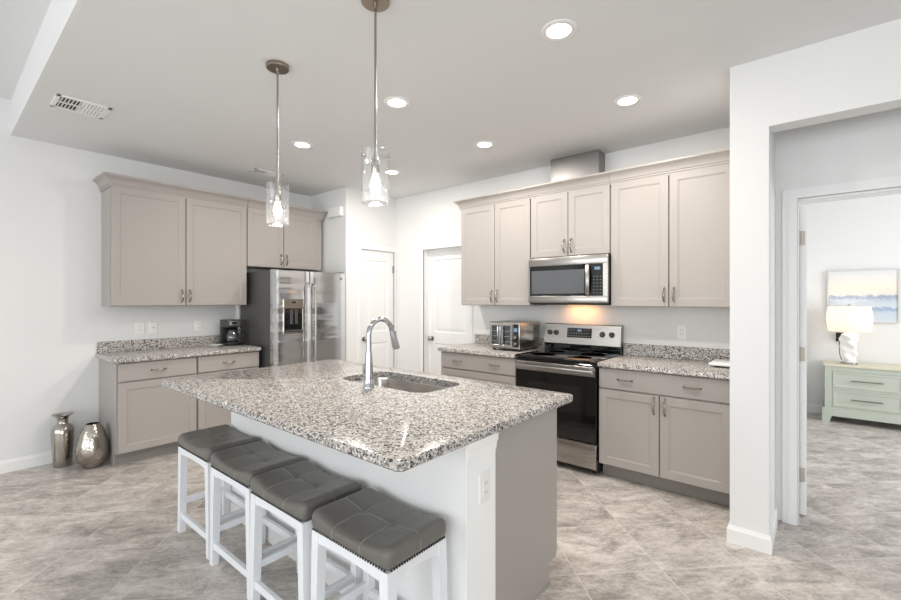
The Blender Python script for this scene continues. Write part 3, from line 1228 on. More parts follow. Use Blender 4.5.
b.box(0.236, 0.268, FD - 0.024, FD - 0.012, DH0 + 0.09, DH1 - 0.03, 0.004)
b.box(DX_0 + 0.015, DX_1 - 0.015, FD - 0.026, FD - 0.012, DH0 + 0.012, DH0 + 0.03, 0.003)
b.build('dispenser_paddle', M['blackgrey'], fd, 30)
b = MB()
b.box(0.205, 0.245, FD - 0.019, FD - 0.016, DH1 + 0.04, DH1 + 0.06)
b.build('dispenser_display', M['blackglass'], fd, 0)
b = MB()
b.cyl((FW - 0.07, FD - 0.006, 1.645), (FW - 0.07, FD - 0.0035, 1.645), 0.014, seg=20)
b.build('round_badge', M['nickel'], fd2)

# ------------------------------------------------------------------ kitchen island
IX0, IX1 = -2.95, -0.995
KY0, KY1, IYB = 1.276, 1.462, 2.03
IXP = -1.012         # face of the grey end panel, set back from the half wall's end
isl = thing('kitchen_island', 'kitchen island base with white half wall and grey end panel', 'island', (0, 0, 0))
b = MB()
b.box(IX0, IX1, KY0, KY1, 0, 0.8745)
b.build('half_wall', M['wall'], isl, 0)
b = MB()
# small crown under the counter at the white end of the half wall, and its base
PR = [(0, 0.79), (0.003, 0.79), (0.004, 0.80), (0.008, 0.815), (0.010, 0.835), (0.015, 0.845), (0.016, 0.8745), (0, 0.8745)]
loops = []
for q, z in PR:
    loops.append([(IX1, KY0 - q * 0.3, z), (IX1 + q, KY0 - q * 0.3, z), (IX1 + q, KY1 + q * 0.3, z), (IX1, KY1 + q * 0.3, z)])
b.loft(loops)
b.build('cap_molding', M['white'], isl, 20)
b = MB()
b.box(IX1, IX1 + 0.003, KY0 - 0.002, KY1 + 0.001, 0.0, 0.80)
b.build('brightened_end_board', M['white'], isl, 0)  # thin board added over the half wall's end to make that face brighter
b = MB()
for lp in ([(IX0, KY0 - 0.012), (IX1 + 0.012, KY0 - 0.012), (IX1 + 0.012, KY1 + 0.002)],):
    b.box(IX0, IX1, KY0 - 0.012, KY0, 0, 0.085)
    b.box(IX1, IX1 + 0.012, KY0 - 0.012, KY1, 0, 0.085)
b.build('base_trim', M['trim'], isl, 0)
b = MB()
b.prism([(KY1 + 0.001, 0.0), (IYB - 0.075, 0.0), (IYB - 0.075, 0.11), (IYB, 0.11), (IYB, 0.8745), (KY1 + 0.001, 0.8745)], 'x', IXP - 0.02, IXP)
b.build('end_panel', M['cabinet'], isl, 0)
b = MB()
b.prism([(KY1 + 0.001, 0.0), (IYB - 0.075, 0.0), (IYB - 0.075, 0.11), (IYB, 0.11), (IYB, 0.8745), (KY1 + 0.001, 0.8745)], 'x', IX0, IX0 + 0.02)
b.box(IX0 + 0.02, IXP - 0.02, KY1 + 0.001, IYB, 0.11, 0.13)
b.box(IX0 + 0.02, IXP - 0.02, IYB - 0.085, IYB - 0.075, 0, 0.11)
b.box(IX0 + 0.02, IXP - 0.02, IYB - 0.011, IYB, 0.13, 0.8745)
b.build('cabinet_body', M['cabinet'], isl, 0)
b = MB()
b.box(IXP, IXP + 0.006, KY1 + 0.002, IYB - 0.075, 0, 0.012)
b.build('shoe_trim', M['cabinet'], isl, 0)
dw = (IXP - IX0) / 4
for i in range(4):
    m_ = MB()
    x0, x1 = IX0 + i * dw + 0.003, IX0 + (i + 1) * dw - 0.003
    shaker(m_, -x1, -x0, 0.118, 0.866, -IYB - 0.021)
    m_.v = [(-p[0], -p[1], p[2]) for p in m_.v]
    f_ = m_.build('door', M['cabinet'], isl, 30)
    hp = pull(-x1 + 0.035 if i % 2 == 0 else -x0 - 0.035, 0.79, -IYB - 0.021, 0.115, True)
    hp.v = [(-p[0], -p[1], p[2]) for p in hp.v]
    hp.build('handle', M['nickel'], f_)

# the stone top with the sink cut-out
SX0, SX1, SY0, SY1 = -2.295, -1.565, 1.632, 2.006
ct = MB()
ct.plate(lambda i: rrect(-3.065 + i, -0.962 - i, 0.908 + i, 2.145 - i, 0.03 - min(i, 0.02)), rrect(SX0, SX1, SY0, SY1, 0.09, 8), 0.8755, 0.914, 0.008)
tag(ct.build('island_countertop', M['granite'], None, 30), 'long speckled granite top of the island around the sink', 'countertop')

sk = thing('sink', 'stainless undermount sink set in the island top', 'sink', (0, 0, 0))
b = MB()


def srr(i, z):
    return [(p[0], p[1], z) for p in rrect(SX0 + i, SX1 - i, SY0 + i, SY1 - i, 0.09 - min(i, 0.03), 8)]


b.loft([srr(-0.012, 0.872), srr(-0.012, 0.8752), srr(0.003, 0.8752), srr(0.006, 0.86), srr(0.016, 0.72), srr(0.03, 0.695), srr(0.06, 0.688)], False, True)
b.loft([srr(-0.012, 0.872), srr(-0.002, 0.868), srr(0.008, 0.715), srr(0.025, 0.688), srr(0.06, 0.680)], False, True)
b.build('basin', M['sink_steel'], sk, 40)
b = MB()
b.lathe([(0.045, 0.689), (0.045, 0.6905), (0.036, 0.692), (0.03, 0.689)], ((SX0 + SX1) / 2, (SY0 + SY1) / 2, 0), 28)
b.build('drain', M['chrome'], sk)

# ------------------------------------------------------------------ faucet
fa = thing('faucet', 'tall chrome pull down faucet beside the island sink', 'faucet', (-1.912, 1.572, 0.914))
b = MB()
b.lathe([(0.031, 0.0), (0.031, 0.006), (0.027, 0.012), (0.0245, 0.05), (0.022, 0.12), (0.019, 0.17), (0.0165, 0.20)], seg=28)
b.build('base', M['chrome'], fa)
b = MB()
pts = [(0, 0, 0.19), (0, 0, 0.29)]
R_ = 0.087
for i in range(15):
    a = PI - (PI * 0.93) * i / 14
    pts.append((0, R_ + R_ * math.cos(a), 0.29 + R_ * math.sin(a)))
b.tube(pts, 0.0145, 16)
b.build('gooseneck', M['chrome'], fa)
b = MB()
e = Vector(pts[-1])
dr_ = (Vector(pts[-1]) - Vector(pts[-2])).normalized()
b.tube([e, e + dr_ * 0.02, e + dr_ * 0.09, e + dr_ * 0.115], [0.0145, 0.017, 0.022, 0.0205], 18)
b.build('spray_head', M['chrome'], fa)
b = MB()
b.box(-0.005, 0.005, 0, 0.01, 0, 0.04, 0.002)
sb = b.build('spray_button', M['blackgrey'], fa)
sb.location = e + dr_ * 0.03 + Vector((0, 0.012, -0.02))
b = MB()
b.cyl((-0.015, 0, 0.045), (-0.055, 0, 0.045), 0.015, 0.014, 18)
b.tube([(-0.043, 0, 0.05), (-0.046, 0.0, 0.085), (-0.047, 0, 0.128)], [0.008, 0.006, 0.0055], 10)
b.build('lever', M['chrome'], fa)

# ------------------------------------------------------------------ bar stools
CB, CT = 0.516, 0.600       # cushion bottom, top at the ends
CR = 0.026                  # rounding of the cushion edge
SW, SD = 0.219, 0.146       # half width, half depth


def seat_top(x, y):
    u, v = x / SW, y / SD
    z = -0.034 * (1 - abs(u) ** 2.2) * (1 - 0.15 * v * v)
    z += 0.013 * (1 - u * u) * (1 - v * v)
    for g in (-0.36, 0.36):
        z -= 0.0022 * math.exp(-((u - g) / 0.05) ** 2)
    z -= 0.0022 * math.exp(-(v / 0.07) ** 2)
    for g in (-0.36, 0.36):
        z -= 0.007 * math.exp(-((u - g) / 0.12) ** 2 - (v / 0.16) ** 2)
    return z


def seat_deform(p):
    h = (CT - CB)
    t = (p.z + h / 2) / h
    q = p.copy()
    q.z += seat_top(p.x, p.y) * max(0, t) ** 1.5
    bul = 0.006 * math.sin(PI * min(1, max(0, t)))
    q.x += bul * (p.x / SW) ** 3
    q.y += bul * (p.y / SD) ** 3
    return q


STOOLS = [(-1.275, 'nearest the island end with the outlet'), (-1.772, 'second from the island end with the outlet'),
          (-2.245, 'third from the island end with the outlet'), (-2.742, 'at the far end nearest the fridge wall')]


def make_stool():
    o = thing('bar_stool', 'white stool with grey tufted seat, ' + STOOLS[0][1], 'stool', (0, 0, 0), 0, 'saddle bar stools along the island')
    b = MB()
    b.rbox(0, 0, (CB + CT) / 2, SW, SD, (CT - CB) / 2, CR, 30, seat_deform)
    b.build('cushion', M['leather'], o, 60)
    b = MB()

    def seam(fixed, along_y):
        # a stitched line over the cushion, from one side edge up, across and down the other side
        half = SD if along_y else SW
        path = []
        for z in (-0.022, -0.005, (CT - CB) / 2 - CR):
            path.append((-half, z))
        for k in range(41):
            q = -half + 2 * half * k / 40
            d = max(0.0, abs(q) - (half - CR))
            path.append((q, (CT - CB) / 2 - CR + math.sqrt(max(0.0, CR * CR - d * d))))
        path += [(half, z) for z in ((CT - CB) / 2 - CR, -0.005, -0.022)]
        pts = []
        for q, z in path:
            p = Vector((fixed, q, z)) if along_y else Vector((q, fixed, z))
            p = seat_deform(p) + Vector((0, 0, (CB + CT) / 2 + 0.0008))
            if not pts or (p - pts[-1]).length > 1e-4:
                pts.append(p)
        b.tube(pts, 0.0017, 5)
    seam(-0.36 * SW, True)
    seam(0.36 * SW, True)
    seam(0.0, False)
    b.build('seam', M['thread'], o)
    b = MB()
    for sx in (-1, 1):
        n = 22
        for i in range(n + 1):
            b.sphere((sx * (SW + 0.0005), -SD + 0.016 + (2 * SD - 0.032) * i / n, CB + 0.009), 0.0045, 6, 4)
    for sy in (-1, 1):
        n = 30
        for i in range(n + 1):
            b.sphere((-SW + 0.016 + (2 * SW - 0.032) * i / n, sy * (SD + 0.0005), CB + 0.009), 0.0045, 6, 4)
    b.build('nailhead_trim', M['nail'], o)
    b = MB()
    # arched apron boards
    def arch(h0, h1, half, z1):
        pts = [(-half, z1), (-half, z1 - h0)]
        for i in range(13):
            t = -1 + 2 * i / 12
            pts.append((t * half * 0.98, z1 - h0 + (h0 - h1) * (1 - t * t)))
        pts += [(half, z1 - h0), (half, z1)]
        return pts
    for sy in (-1, 1):
        y = sy * (SD - 0.016)
        b.prism(arch(0.046, 0.036, SW - 0.03, CB + 0.004), 'y', y - 0.011, y + 0.011)
    for sx in (-1, 1):
        x = sx * (SW - 0.018)
        b.prism(arch(0.056, 0.036, SD - 0.03, CB + 0.004), 'x', x - 0.011, x + 0.011)
    b.build('apron', M['white_wood'], o, 30)
    for sx in (-1, 1):
        for sy in (-1, 1):
            b = MB()
            b.bar((sx * (SW - 0.007), sy * (SD - 0.018), 0), (sx * (SW - 0.024), sy * (SD - 0.021), CB + 0.002), 0.034, 0.034, 0.042, 0.040)
            b.build('leg', M['white_wood'], o, 0)

    def at_leg(sx, sy, z):
        t = z / CB
        return Vector((sx * (SW - 0.007 - 0.017 * t), sy * (SD - 0.018 - 0.003 * t), z))
    for a, c, z in (((-1, -1), (1, -1), 0.085), ((-1, 1), (1, 1), 0.13), ((-1, -1), (-1, 1), 0.165), ((1, -1), (1, 1), 0.165)):
        p, q = at_leg(a[0], a[1], z), at_leg(c[0], c[1], z)
        b = MB()
        if a[1] == c[1]:
            b.box(p.x, q.x, p.y - 0.011, p.y + 0.011, z, z + 0.034, 0.002)
        else:
            b.box(p.x - 0.011, p.x + 0.011, p.y, q.y, z, z + 0.034, 0.002)
        b.build('stretcher', M['white_wood'], o, 0)
    return o


st = make_stool()
SYC = 1.092
st.location = (STOOLS[0][0], SYC, 0)
for x, lb in STOOLS[1:]:
    dup(st, (x, SYC + {-2.245: 0.012, -2.742: 0.022}.get(x, 0), 0), 0, 'white stool with grey tufted seat, ' + lb)

# ------------------------------------------------------------------ vases
b = MB()
b.lathe([(0.0, 0.0), (0.074, 0.0), (0.078, 0.01), (0.086, 0.10), (0.094, 0.22), (0.097, 0.29), (0.093, 0.325), (0.078, 0.35), (0.056, 0.362), (0.048, 0.372),
         (0.046, 0.385), (0.048, 0.405), (0.058, 0.422), (0.078, 0.437), (0.092, 0.444), (0.090, 0.447), (0.074, 0.440), (0.052, 0.424), (0.042, 0.405),
         (0.040, 0.36), (0.0, 0.35)], seg=48)
b.v = [(p[0] * 0.78, p[1] * 0.78, p[2] * 0.98) for p in b.v]
o = b.build('metal_vase', M['vase'])
o.location = (-4.885, 0.728, 0)
tag(o, 'tall hammered bronze vase with flared rim on the floor', 'vase')
b = MB()
b.lathe([(0.0, 0.0), (0.055, 0.0), (0.075, 0.012), (0.106, 0.05), (0.124, 0.095), (0.130, 0.14), (0.125, 0.19), (0.110, 0.25), (0.088, 0.305), (0.064, 0.350), (0.056, 0.362),
         (0.052, 0.362), (0.058, 0.350), (0.084, 0.300), (0.105, 0.25), (0.12, 0.19)], seg=48)
b.v = [(p[0] * 0.88, p[1] * 0.88, p[2]) for p in b.v]
ov = b.build('metal_vase', M['vase2'])
ov.location = (-4.67, 0.887, 0)
tag(ov, 'egg shaped hammered metal vase beside the base cabinet', 'vase')
b = MB()
b.lathe([(0.118, 0.2), (0.104, 0.25), (0.083, 0.30), (0.057, 0.350)], seg=32)
b.v = [(p[0] * 0.88, p[1] * 0.88, p[2]) for p in b.v]
b.build('dark_inside', M['dark'], ov)

# ------------------------------------------------------------------ pendants


def pendant(label, x, y):
    o = thing('pendant_light', label, 'pendant light', (x, y, CEIL), 0, 'pendant lights over the island')
    b = MB()
    b.lathe([(0.0, -0.022), (0.060, -0.022), (0.063, -0.018), (0.063, -0.001), (0.0, 0.0)], seg=36)
    b.build('canopy', M['canopy'], o)
    b = MB()
    b.cyl((0, 0, -0.02), (0, 0, -0.705), 0.0055, seg=12)
    b.lathe([(0.009, -0.05), (0.012, -0.022)], seg=16)
    b.build('rod', M['nickel'], o)
    b = MB()
    b.lathe([(0.0, -0.698), (0.010, -0.699), (0.0165, -0.716), (0.0185, -0.726), (0.0185, -0.772), (0.014, -0.782), (0.0, -0.782)], seg=24)
    for k in range(3):
        a = k * 2 * PI / 3 + 0.4
        b.cyl((0.018 * math.cos(a), 0.018 * math.sin(a), -0.717), (0.067 * math.cos(a), 0.067 * math.sin(a), -0.717), 0.003, seg=8)
        b.sphere((0.067 * math.cos(a), 0.067 * math.sin(a), -0.717), 0.006, 10, 6)
    b.build('socket', M['nickel'], o)
    b = MB()
    b.lathe([(0.059, -0.680), (0.0625, -0.682), (0.0625, -0.912), (0.059, -0.914), (0.0575, -0.912), (0.0575, -0.682), (0.059, -0.680)], seg=40)
    b.f = b.f[:-2]
    b.build('glass_shade', M['glass'], o, 40)
    b = MB()
    b.lathe([(0.0, -0.862), (0.011, -0.859), (0.020, -0.849), (0.0235, -0.836), (0.021, -0.820), (0.015, -0.802), (0.011, -0.782), (0.0, -0.782)], seg=24)
    b.build('bulb', M['bulb'], o)
    l = bpy.data.lights.new('pendant_glow', 'POINT')
    l.energy = PENDANT_POWER
    l.color = (1, 0.93, 0.83)
    l.shadow_soft_size = 0.04
    lo = bpy.data.objects.new('pendant_glow', l)
    COL.objects.link(lo)
    lo.parent = o
    lo.location = (0, 0, -0.95)
    return o


pendant('clear glass pendant hanging nearer the stove, over the sink end', -1.513, 1.282)
pendant('clear glass pendant hanging nearer the fridge and left cabinets', -2.374, 1.287)

# ------------------------------------------------------------------ recessed ceiling lights


def can_light(label, x, y):
    o = thing('recessed_light', label, 'ceiling light', (x, y, CEIL), 0, 'recessed ceiling lights')
    b = MB()
    b.lathe([(0.060, 0.0), (0.088, 0.0), (0.087, -0.004), (0.074, -0.008), (0.060, -0.005), (0.060, 0.0)], seg=40)
    b.f = b.f[:-2]
    b.build('trim_ring', M['plate'], o, 40)
    b = MB()
    b.lathe([(0.0, -0.003), (0.061, -0.003), (0.061, -0.001), (0.0, -0.0005)], seg=40)
    b.build('diffuser', M['can'], o)
    l = bpy.data.lights.new('can_light', 'AREA')
    l.shape = 'DISK'
    l.size = 0.14
    l.energy = CAN_POWER
    l.color = (1, 0.945, 0.88)
    lo = bpy.data.objects.new('can_light', l)
    COL.objects.link(lo)
    lo.parent = o
    lo.location = (0, 0, -0.012)
    return o


for x, y, lb in ((-0.990, 2.02, 'recessed ceiling light right of the pendants, nearest the camera'),
                 (-2.195, 2.05, 'recessed ceiling light just right of the sink end pendant rod'),
                 (-3.42, 2.08, 'recessed ceiling light between the two pendants, towards the pantry'),
                 (-2.207, 3.09, 'recessed ceiling light above the tall cabinet over the toaster oven'),
                 (-0.984, 3.03, 'recessed ceiling light in front of the cabinets right of the duct cover'),
                 (-3.432, 3.13, 'recessed ceiling light in the corner by the two white doors')):
    can_light(lb, x, y)

# ------------------------------------------------------------------ ceiling vents


def vent(label, x0, x1, y0, y1):
    o = thing('ceiling_vent', label, 'vent', ((x0 + x1) / 2, (y0 + y1) / 2, CEIL), 0, 'ceiling air vents')
    hx, hy = (x1 - x0) / 2, (y1 - y0) / 2
    b = MB()
    e = 0.026
    b.box(-hx, hx, -hy, -hy + e, -0.008, 0, 0.002)
    b.box(-hx, hx, hy - e, hy, -0.008, 0, 0.002)
    b.box(-hx, -hx + e, -hy, hy, -0.008, 0, 0.002)
    b.box(hx - e, hx, -hy, hy, -0.008, 0, 0.002)
    b.box(-hx + e, hx - e, -0.008, 0.008, -0.008, 0)
    b.box(-0.006, 0.006, -hy + e, hy - e, -0.008, 0)
    b.build('frame', M['plate'], o, 0)
    b = MB()
    b.box(-hx + e, hx - e, -hy + e, hy - e, -0.0012, -0.0004)
    b.build('backing', M['ventback'], o, 0)
    b = MB()
    n = 6
    for half in (-1, 1):
        for i in range(n):
            y = half * (0.008 + (hy - e - 0.008) * (i + 0.5) / n)
            dy = 0.011 * half
            b.add([(-hx + e, y - dy * 0.5, -0.0015), (hx - e, y - dy * 0.5, -0.0015), (hx - e, y + dy * 0.5, -0.0085), (-hx + e, y + dy * 0.5, -0.0085),
                   (-hx + e, y - dy * 0.5 + 0.002, -0.0015), (hx - e, y - dy * 0.5 + 0.002, -0.0015), (hx - e, y + dy * 0.5 + 0.002, -0.0085), (-hx + e, y + dy * 0.5 + 0.002, -0.0085)],
                  [(0, 1, 2, 3), (7, 6, 5, 4), (0, 4, 5, 1), (3, 2, 6, 7), (0, 3, 7, 4), (1, 5, 6, 2)])
    b.build('louver', M['plate'], o, 0)
    return o


vent('white louvered ceiling vent near the ceiling step', -4.06, -3.79, 0.535, 0.83)
vent('white ceiling vent above the fridge cabinets behind a pendant rod', -4.53, -4.39, 2.14, 2.45)

# ------------------------------------------------------------------ wall plates


def wall_plate(name, label, cat, loc, rz, kind, par_rx=0):
    o = thing(name, label, cat, loc, rz, 'white wall plates')
    b = MB()
    b.box(-0.036, 0.036, -0.006, 0, -0.059, 0.059, 0.003)
    b.build('cover_plate', M['plate'], o, 30)
    if kind == 'outlet':
        for z in (-0.02, 0.02):
            b = MB()
            b.loft([[(p[0], -0.0062, p[1] + z) for p in rrect(-0.0165, 0.0165, -0.0135, 0.0135, 0.008)], [(p[0], -0.0082, p[1] + z) for p in rrect(-0.0165, 0.0165, -0.0135, 0.0135, 0.008)]])
            r_ = b.build('receptacle', M['plate'], o, 30)
            b = MB()
            b.box(-0.0075, -0.005, -0.0087, -0.008, z - 0.002, z + 0.007)
            b.box(0.005, 0.0075, -0.0087, -0.008, z - 0.002, z + 0.006)
            b.cyl((0, -0.008, z - 0.007), (0, -0.0087, z - 0.007), 0.0025, seg=10)
            b.build('slot', M['slot'], r_, 0)
    elif kind == 'decora':
        b = MB()
        b.box(-0.017, 0.017, -0.009, -0.006, -0.034, 0.034, 0.0015)
        r_ = b.build('receptacle', M['plate'], o, 30)
        b = MB()
        for z in (-0.018, 0.018):
            b.box(-0.008, -0.005, -0.0096, -0.0088, z - 0.005, z + 0.005)
            b.box(0.005, 0.008, -0.0096, -0.0088, z - 0.005, z + 0.005)
        b.build('slot', M['slot'], r_, 0)
    else:
        b = MB()
        b.cyl((0, -0.006, 0), (0, -0.012, 0), 0.006, seg=12)
        b.build('jack', M['slot'], o)
    return o


wall_plate('wall_outlet', 'white double outlet on the left wall, nearest the counter end', 'outlet', (WX, 1.322, 1.128), PI / 2, 'outlet')
wall_plate('cable_plate', 'white plate with one small jack beside the double outlet', 'wall plate', (WX, 1.432, 1.128), PI / 2, 'jack')
wall_plate('wall_outlet', 'white outlet on the left wall next to the coffee maker', 'outlet', (WX, 1.842, 1.128), PI / 2, 'decora')
wall_plate('wall_outlet', 'white outlet above the counter right of the range', 'outlet', (-0.862, WY, 1.135), 0, 'decora')
wall_plate('wall_outlet', 'white outlet on the end of the island half wall', 'outlet', (IX1 + 0.003, 1.385, 0.675), PI / 2, 'decora')

# door chime on the side of the pantry wall
b = MB()
b.box(-4.60, -4.335, BY - 0.055, BY - 0.0005, 2.40, 2.52, 0.018, 3)
o = b.build('door_chime', M['plate'], None, 40)
tag(o, 'white door chime box high on the wall beside the fridge cabinet', 'door chime')

# ------------------------------------------------------------------ coffee maker, faces +x (local front -y)
cf = thing('coffee_maker', 'black drip coffee maker with glass carafe beside the fridge', 'coffee maker', (-4.855, 2.105, 0.9145), PI / 2)
b = MB()
b.box(-0.082, 0.082, -0.10, 0.10, 0, 0.032, 0.006, 2)
b.box(-0.082, 0.082, 0.03, 0.10, 0.03, 0.2, 0.006, 2)
b.build('body', M['black'], cf, 30)
b = MB()
b.box(-0.082, 0.082, -0.085, 0.10, 0.195, 0.275, 0.010, 2)
b.build('brew_head', M['blackgrey'], cf, 30)
b = MB()
b.box(-0.055, 0.055, -0.088, -0.083, 0.215, 0.262, 0.002)
cp = b.build('control_panel', M['nickel'], cf, 0)
b = MB()
b.box(-0.035, 0.02, -0.0895, -0.0875, 0.228, 0.250)
b.build('clock', M['blackglass'], cp, 0)
b = MB()
b.lathe([(0.0, 0.034), (0.052, 0.034), (0.062, 0.05), (0.066, 0.085), (0.058, 0.125), (0.046, 0.15), (0.048, 0.16)], (0, -0.035, 0), 32)
b.f = b.f[:-1]
ca = b.build('carafe', M['carafe'], cf, 40)
b = MB()
b.lathe([(0.049, 0.152), (0.051, 0.152), (0.051, 0.168), (0.03, 0.178), (0.0, 0.179)], (0, -0.035, 0), 28)
b.tube([(0.045, -0.05, 0.16), (0.085, -0.065, 0.158), (0.098, -0.07, 0.13), (0.095, -0.068, 0.09), (0.066, -0.055, 0.07)], 0.008, 8)
b.build('carafe_handle', M['black'], ca)
b = MB()
b.lathe([(0.0, 0.033), (0.058, 0.033), (0.055, 0.036), (0.0, 0.036)], (0, -0.035, 0), 28)
b.build('warming_plate', M['blackgrey'], cf)
b = MB()
b.lathe([(0.0, 0.004), (0.03, 0.004), (0.05, 0.010), (0.066, 0.016), (0.066, 0.018), (0.045, 0.014), (0.0, 0.008)], seg=32)
b.lathe([(0.0, 0.0), (0.03, 0.0), (0.03, 0.005), (0.0, 0.005)], seg=24)
o = b.build('saucer', M['ceramic'])
o.location = (-4.83, 1.935, 0.9142)
o.scale = (1.0, 1.0, 1.0)
tag(o, 'small white saucer on the counter left of the coffee maker', 'saucer')

# ------------------------------------------------------------------ toaster oven (front -y)
to = thing('toaster_oven', 'stainless french door toaster oven on the counter left of the range', 'toaster oven', (-2.302, 3.735, 0.9145))
TW, TD, TZ0, TZ1 = 0.172, 0.19, 0.022, 0.275
b = MB()
b.box(-TW, TW, -TD, TD, TZ0, TZ1, 0.008, 2)
b.build('oven_body', M['steel'], to, 30)
b = MB()
for sx in (-1, 1):
    for sy in (-1, 1):
        b.cyl((sx * 0.14, sy * 0.15, 0), (sx * 0.14, sy * 0.15, 0.024), 0.016, seg=12)
b.build('foot', M['black'], to)
b = MB()
b.box(-0.155, 0.092, -TD - 0.002, -TD, TZ0 + 0.03, TZ1 - 0.03)
b.build('dark_cavity', M['blackglass'], to, 0)
for x0, x1 in ((-0.16, -0.037), (-0.031, 0.095)):
    b = MB()
    y0, y1 = -TD - 0.016, -TD - 0.002
    b.box(x0, x0 + 0.02, y0, y1, TZ0 + 0.018, TZ1 - 0.018, 0.002)
    b.box(x1 - 0.02, x1, y0, y1, TZ0 + 0.018, TZ1 - 0.018, 0.002)
    b.box(x0 + 0.02, x1 - 0.02, y0, y1, TZ1 - 0.036, TZ1 - 0.018, 0.002)
    b.box(x0 + 0.02, x1 - 0.02, y0, y1, TZ0 + 0.018, TZ0 + 0.036, 0.002)
    d_ = b.build('glass_door', M['steel'], to, 0)
    b = MB()
    b.box(x0 + 0.018, x1 - 0.018, -TD - 0.009, -TD - 0.006, TZ0 + 0.034, TZ1 - 0.034)
    b.build('pane', M['windowglass'], d_, 0)
    hx = x1 - 0.012 if x0 < -0.1 else x0 + 0.012
    b = MB()
    b.tube([(hx, y0, TZ0 + 0.04), (hx, y0 - 0.026, TZ0 + 0.045), (hx, y0 - 0.026, TZ1 - 0.045), (hx, y0, TZ1 - 0.04)], 0.006, 8)
    b.build('handle', M['chrome'], d_)
for z in (0.085, 0.135, 0.185):
    b = MB()
    b.box(-0.15, 0.088, -TD - 0.0048, -TD - 0.0026, z, z + 0.006)
    b.build('rack', M['chrome'], to, 0)
b = MB()
b.box(0.104, 0.158, -TD - 0.008, -TD, TZ0 + 0.018, TZ1 - 0.018, 0.002)
cp = b.build('control_panel', M['blackglass'], to, 0)
for z in (0.075, 0.135):
    b = MB()
    b.cyl((0.131, -TD - 0.008, z), (0.131, -TD - 0.022, z), 0.017, 0.015, 20)
    b.build('knob', M['nickel'], cp)
b = MB()
b.box(0.113, 0.149, -TD - 0.0088, -TD - 0.0078, 0.185, 0.22)
b.build('display', M['display'], cp, 0)

# white board lying on the right counter, half behind the end wall
bo = thing('serving_board', 'white board on a black base on the right counter by the end wall', 'board', (-0.515, 3.78, 0.9145))
b = MB()
b.box(-0.095, 0.095, -0.14, 0.14, 0.012, 0.032, 0.006, 2)
b.build('board_top', M['ceramic'], bo, 30)
b = MB()
b.box(-0.06, 0.09, -0.13, 0.12, 0, 0.0125, 0.002)
b.build('base', M['black'], bo, 0)

# ------------------------------------------------------------------ bedroom: dresser, lamp, picture, plug
DXL, DYF = 0.060, 6.655
dz = thing('dresser', 'sage green dresser with long bar pulls in the bedroom', 'dresser', (DXL, DYF, 0))
DWD, DDP, DHT = 1.32, 0.42, 0.665
b = MB()
b.box(0.012, DWD - 0.012, 0.012, DDP, 0.13, DHT - 0.025)
b.box(0, 0.06, 0.0, 0.02, 0.12, DHT - 0.025)
b.box(DWD - 0.06, DWD, 0, 0.02, 0.12, DHT - 0.025)
b.box(0.06, DWD - 0.06, 0.002, 0.02, DHT - 0.075, DHT - 0.025)
b.box(0.06, DWD - 0.06, 0.002, 0.02, 0.376, 0.394)
b.box(0.645, 0.675, 0.002, 0.02, 0.15, DHT - 0.03)
b.build('dresser_body', M['sage'], dz, 0)
b = MB()
poly = [(-0.012, 0.0), (0.05, 0.0), (0.062, 0.075), (DWD - 0.062, 0.075), (DWD - 0.05, 0.0), (DWD + 0.012, 0.0), (DWD + 0.012, 0.15), (DWD, 0.165), (0, 0.165), (-0.012, 0.15)]
poly = [(p[0] + (-0.012 if p[0] < 0.06 else 0), p[1]) for p in poly]
b.prism(poly, 'y', -0.012, 0.012)
b.box(-0.012, 0.01, 0.012, DDP, 0.075, 0.15)
b.box(-0.012, 0.01, DDP - 0.06, DDP, 0.0, 0.08)
b.box(DWD - 0.01, DWD + 0.012, 0.012, DDP, 0.075, 0.15)
b.box(DWD - 0.01, DWD + 0.012, DDP - 0.06, DDP, 0.0, 0.08)
b.build('base_plinth', M['sage'], dz, 0)
b = MB()
b.box(-0.014, DWD + 0.014, -0.016, DDP, DHT - 0.026, DHT, 0.004)
b.build('top', M['sagetop'], dz, 0)
for x0, x1 in ((0.068, 0.64), (0.68, DWD - 0.068)):
    for z0, z1 in ((0.185, 0.372), (0.398, 0.585)):
        b = MB()
        shaker(b, x0, x1, z0, z1, 0.004, 0.016, 0.022)
        f_ = b.build('drawer', M['sage'], dz, 30)
        b = MB()
        xm, zm = (x0 + x1) / 2, (z0 + z1) / 2
        b.box(xm - 0.13, xm + 0.13, -0.022, -0.012, zm - 0.006, zm + 0.006, 0.002)
        b.box(xm - 0.11, xm - 0.10, -0.014, 0.013, zm - 0.005, zm + 0.005)
        b.box(xm + 0.10, xm + 0.11, -0.014, 0.013, zm - 0.005, zm + 0.005)
        b.build('handle', M['bronze'], f_, 0)

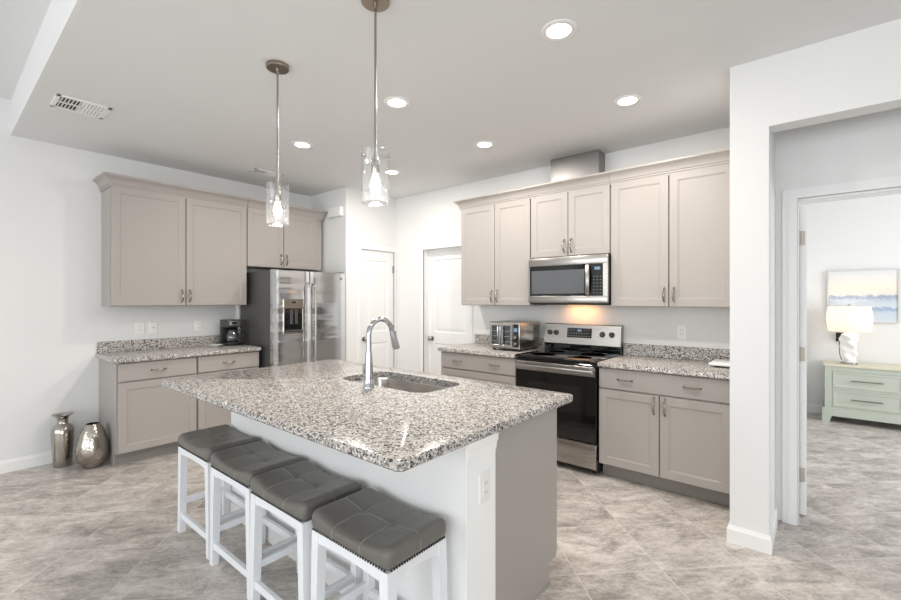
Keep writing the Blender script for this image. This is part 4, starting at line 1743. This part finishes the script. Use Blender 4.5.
lm = thing('table_lamp', 'lit table lamp with white twisted base and drum shade', 'lamp', (0.275, 6.83, DHT))
b = MB()
b.lathe([(0.0, 0), (0.075, 0), (0.078, 0.006), (0.074, 0.016), (0.05, 0.022)], seg=32)
b.build('base', M['nickel'], lm)
b = MB()
b.lathe([(0.055, 0.02)] + [(0.050 + 0.030 * (i / 24.0), 0.025 + 0.31 * i / 24.0) for i in range(25)] + [(0.05, 0.35), (0.02, 0.365)], seg=48,
        twist=lambda a, z: 0.20 * math.sin(3 * a + z * 22) + 0.12 * math.sin(z * 75 + 2 * a))
b.build('twisted_body', M['ceramic'], lm, 50)
b = MB()
b.cyl((0, 0, 0.36), (0, 0, 0.66), 0.006, seg=10)
b.sphere((0, 0, 0.672), 0.013, 12, 8)
b.build('finial_rod', M['nickel'], lm)
b = MB()
prof = []
for i in range(13):
    t = i / 12
    prof.append((0.185 + 0.016 * math.sin(PI * t), 0.375 + 0.285 * t))
b.lathe(prof, seg=48)
b.f = b.f[:-2]
b.lathe([(0.17, 0.655), (0.185, 0.66)], seg=48)
b.f = b.f[:-2]
b.build('lamp_shade', M['shade'], lm, 50, False)
b = MB()
b.sphere((0, 0, 0.5), 0.032, 16, 10, 1.3)
b.build('bulb', M['lampbulb'], lm)
l = bpy.data.lights.new('lamp_glow', 'POINT')
l.energy = 1.6
l.color = (1, 0.80, 0.62)
l.shadow_soft_size = 0.06
lo = bpy.data.objects.new('lamp_glow', l)
COL.objects.link(lo)
lo.parent = lm
lo.location = (0, 0, 0.56)

pc = thing('picture_frame', 'pale framed beach seascape picture on the bedroom wall', 'picture', (0.085, BYB, 1.135))
b = MB()
PWD, PHT = 0.625, 0.62
for x0, x1, z0, z1 in ((0, 0.014, 0, PHT), (PWD - 0.014, PWD, 0, PHT), (0.014, PWD - 0.014, 0, 0.014), (0.014, PWD - 0.014, PHT - 0.014, PHT)):
    b.box(x0, x1, -0.035, -0.001, z0, z1)
b.build('frame', M['frame'], pc, 0)
b = MB()
b.box(0.014, PWD - 0.014, -0.026, -0.002, 0.014, PHT - 0.014)
b.build('canvas', M['art'], pc, 0)

ot = wall_plate('wall_outlet', 'white outlet behind the bedroom lamp with a black plug', 'outlet', (0.196, BYB, 0.945), 0, 'outlet')
pg = thing('power_plug', 'black power adapter plugged into the wall by the lamp', 'plug', (0.196, BYB - 0.0085, 0.965))
b = MB()
b.box(-0.03, 0.04, -0.045, 0, -0.02, 0.042, 0.006, 2)
b.box(-0.032, 0.015, -0.035, 0, -0.065, -0.02, 0.005, 2)
b.build('adapter_body', M['cord'], pg, 30)
b = MB()
b.tube([(0.0, -0.03, -0.06), (0.0, -0.045, -0.13), (0.005, -0.05, -0.22), (0.02, -0.06, -0.28)], 0.004, 8)
b.build('cable', M['cord'], pg)
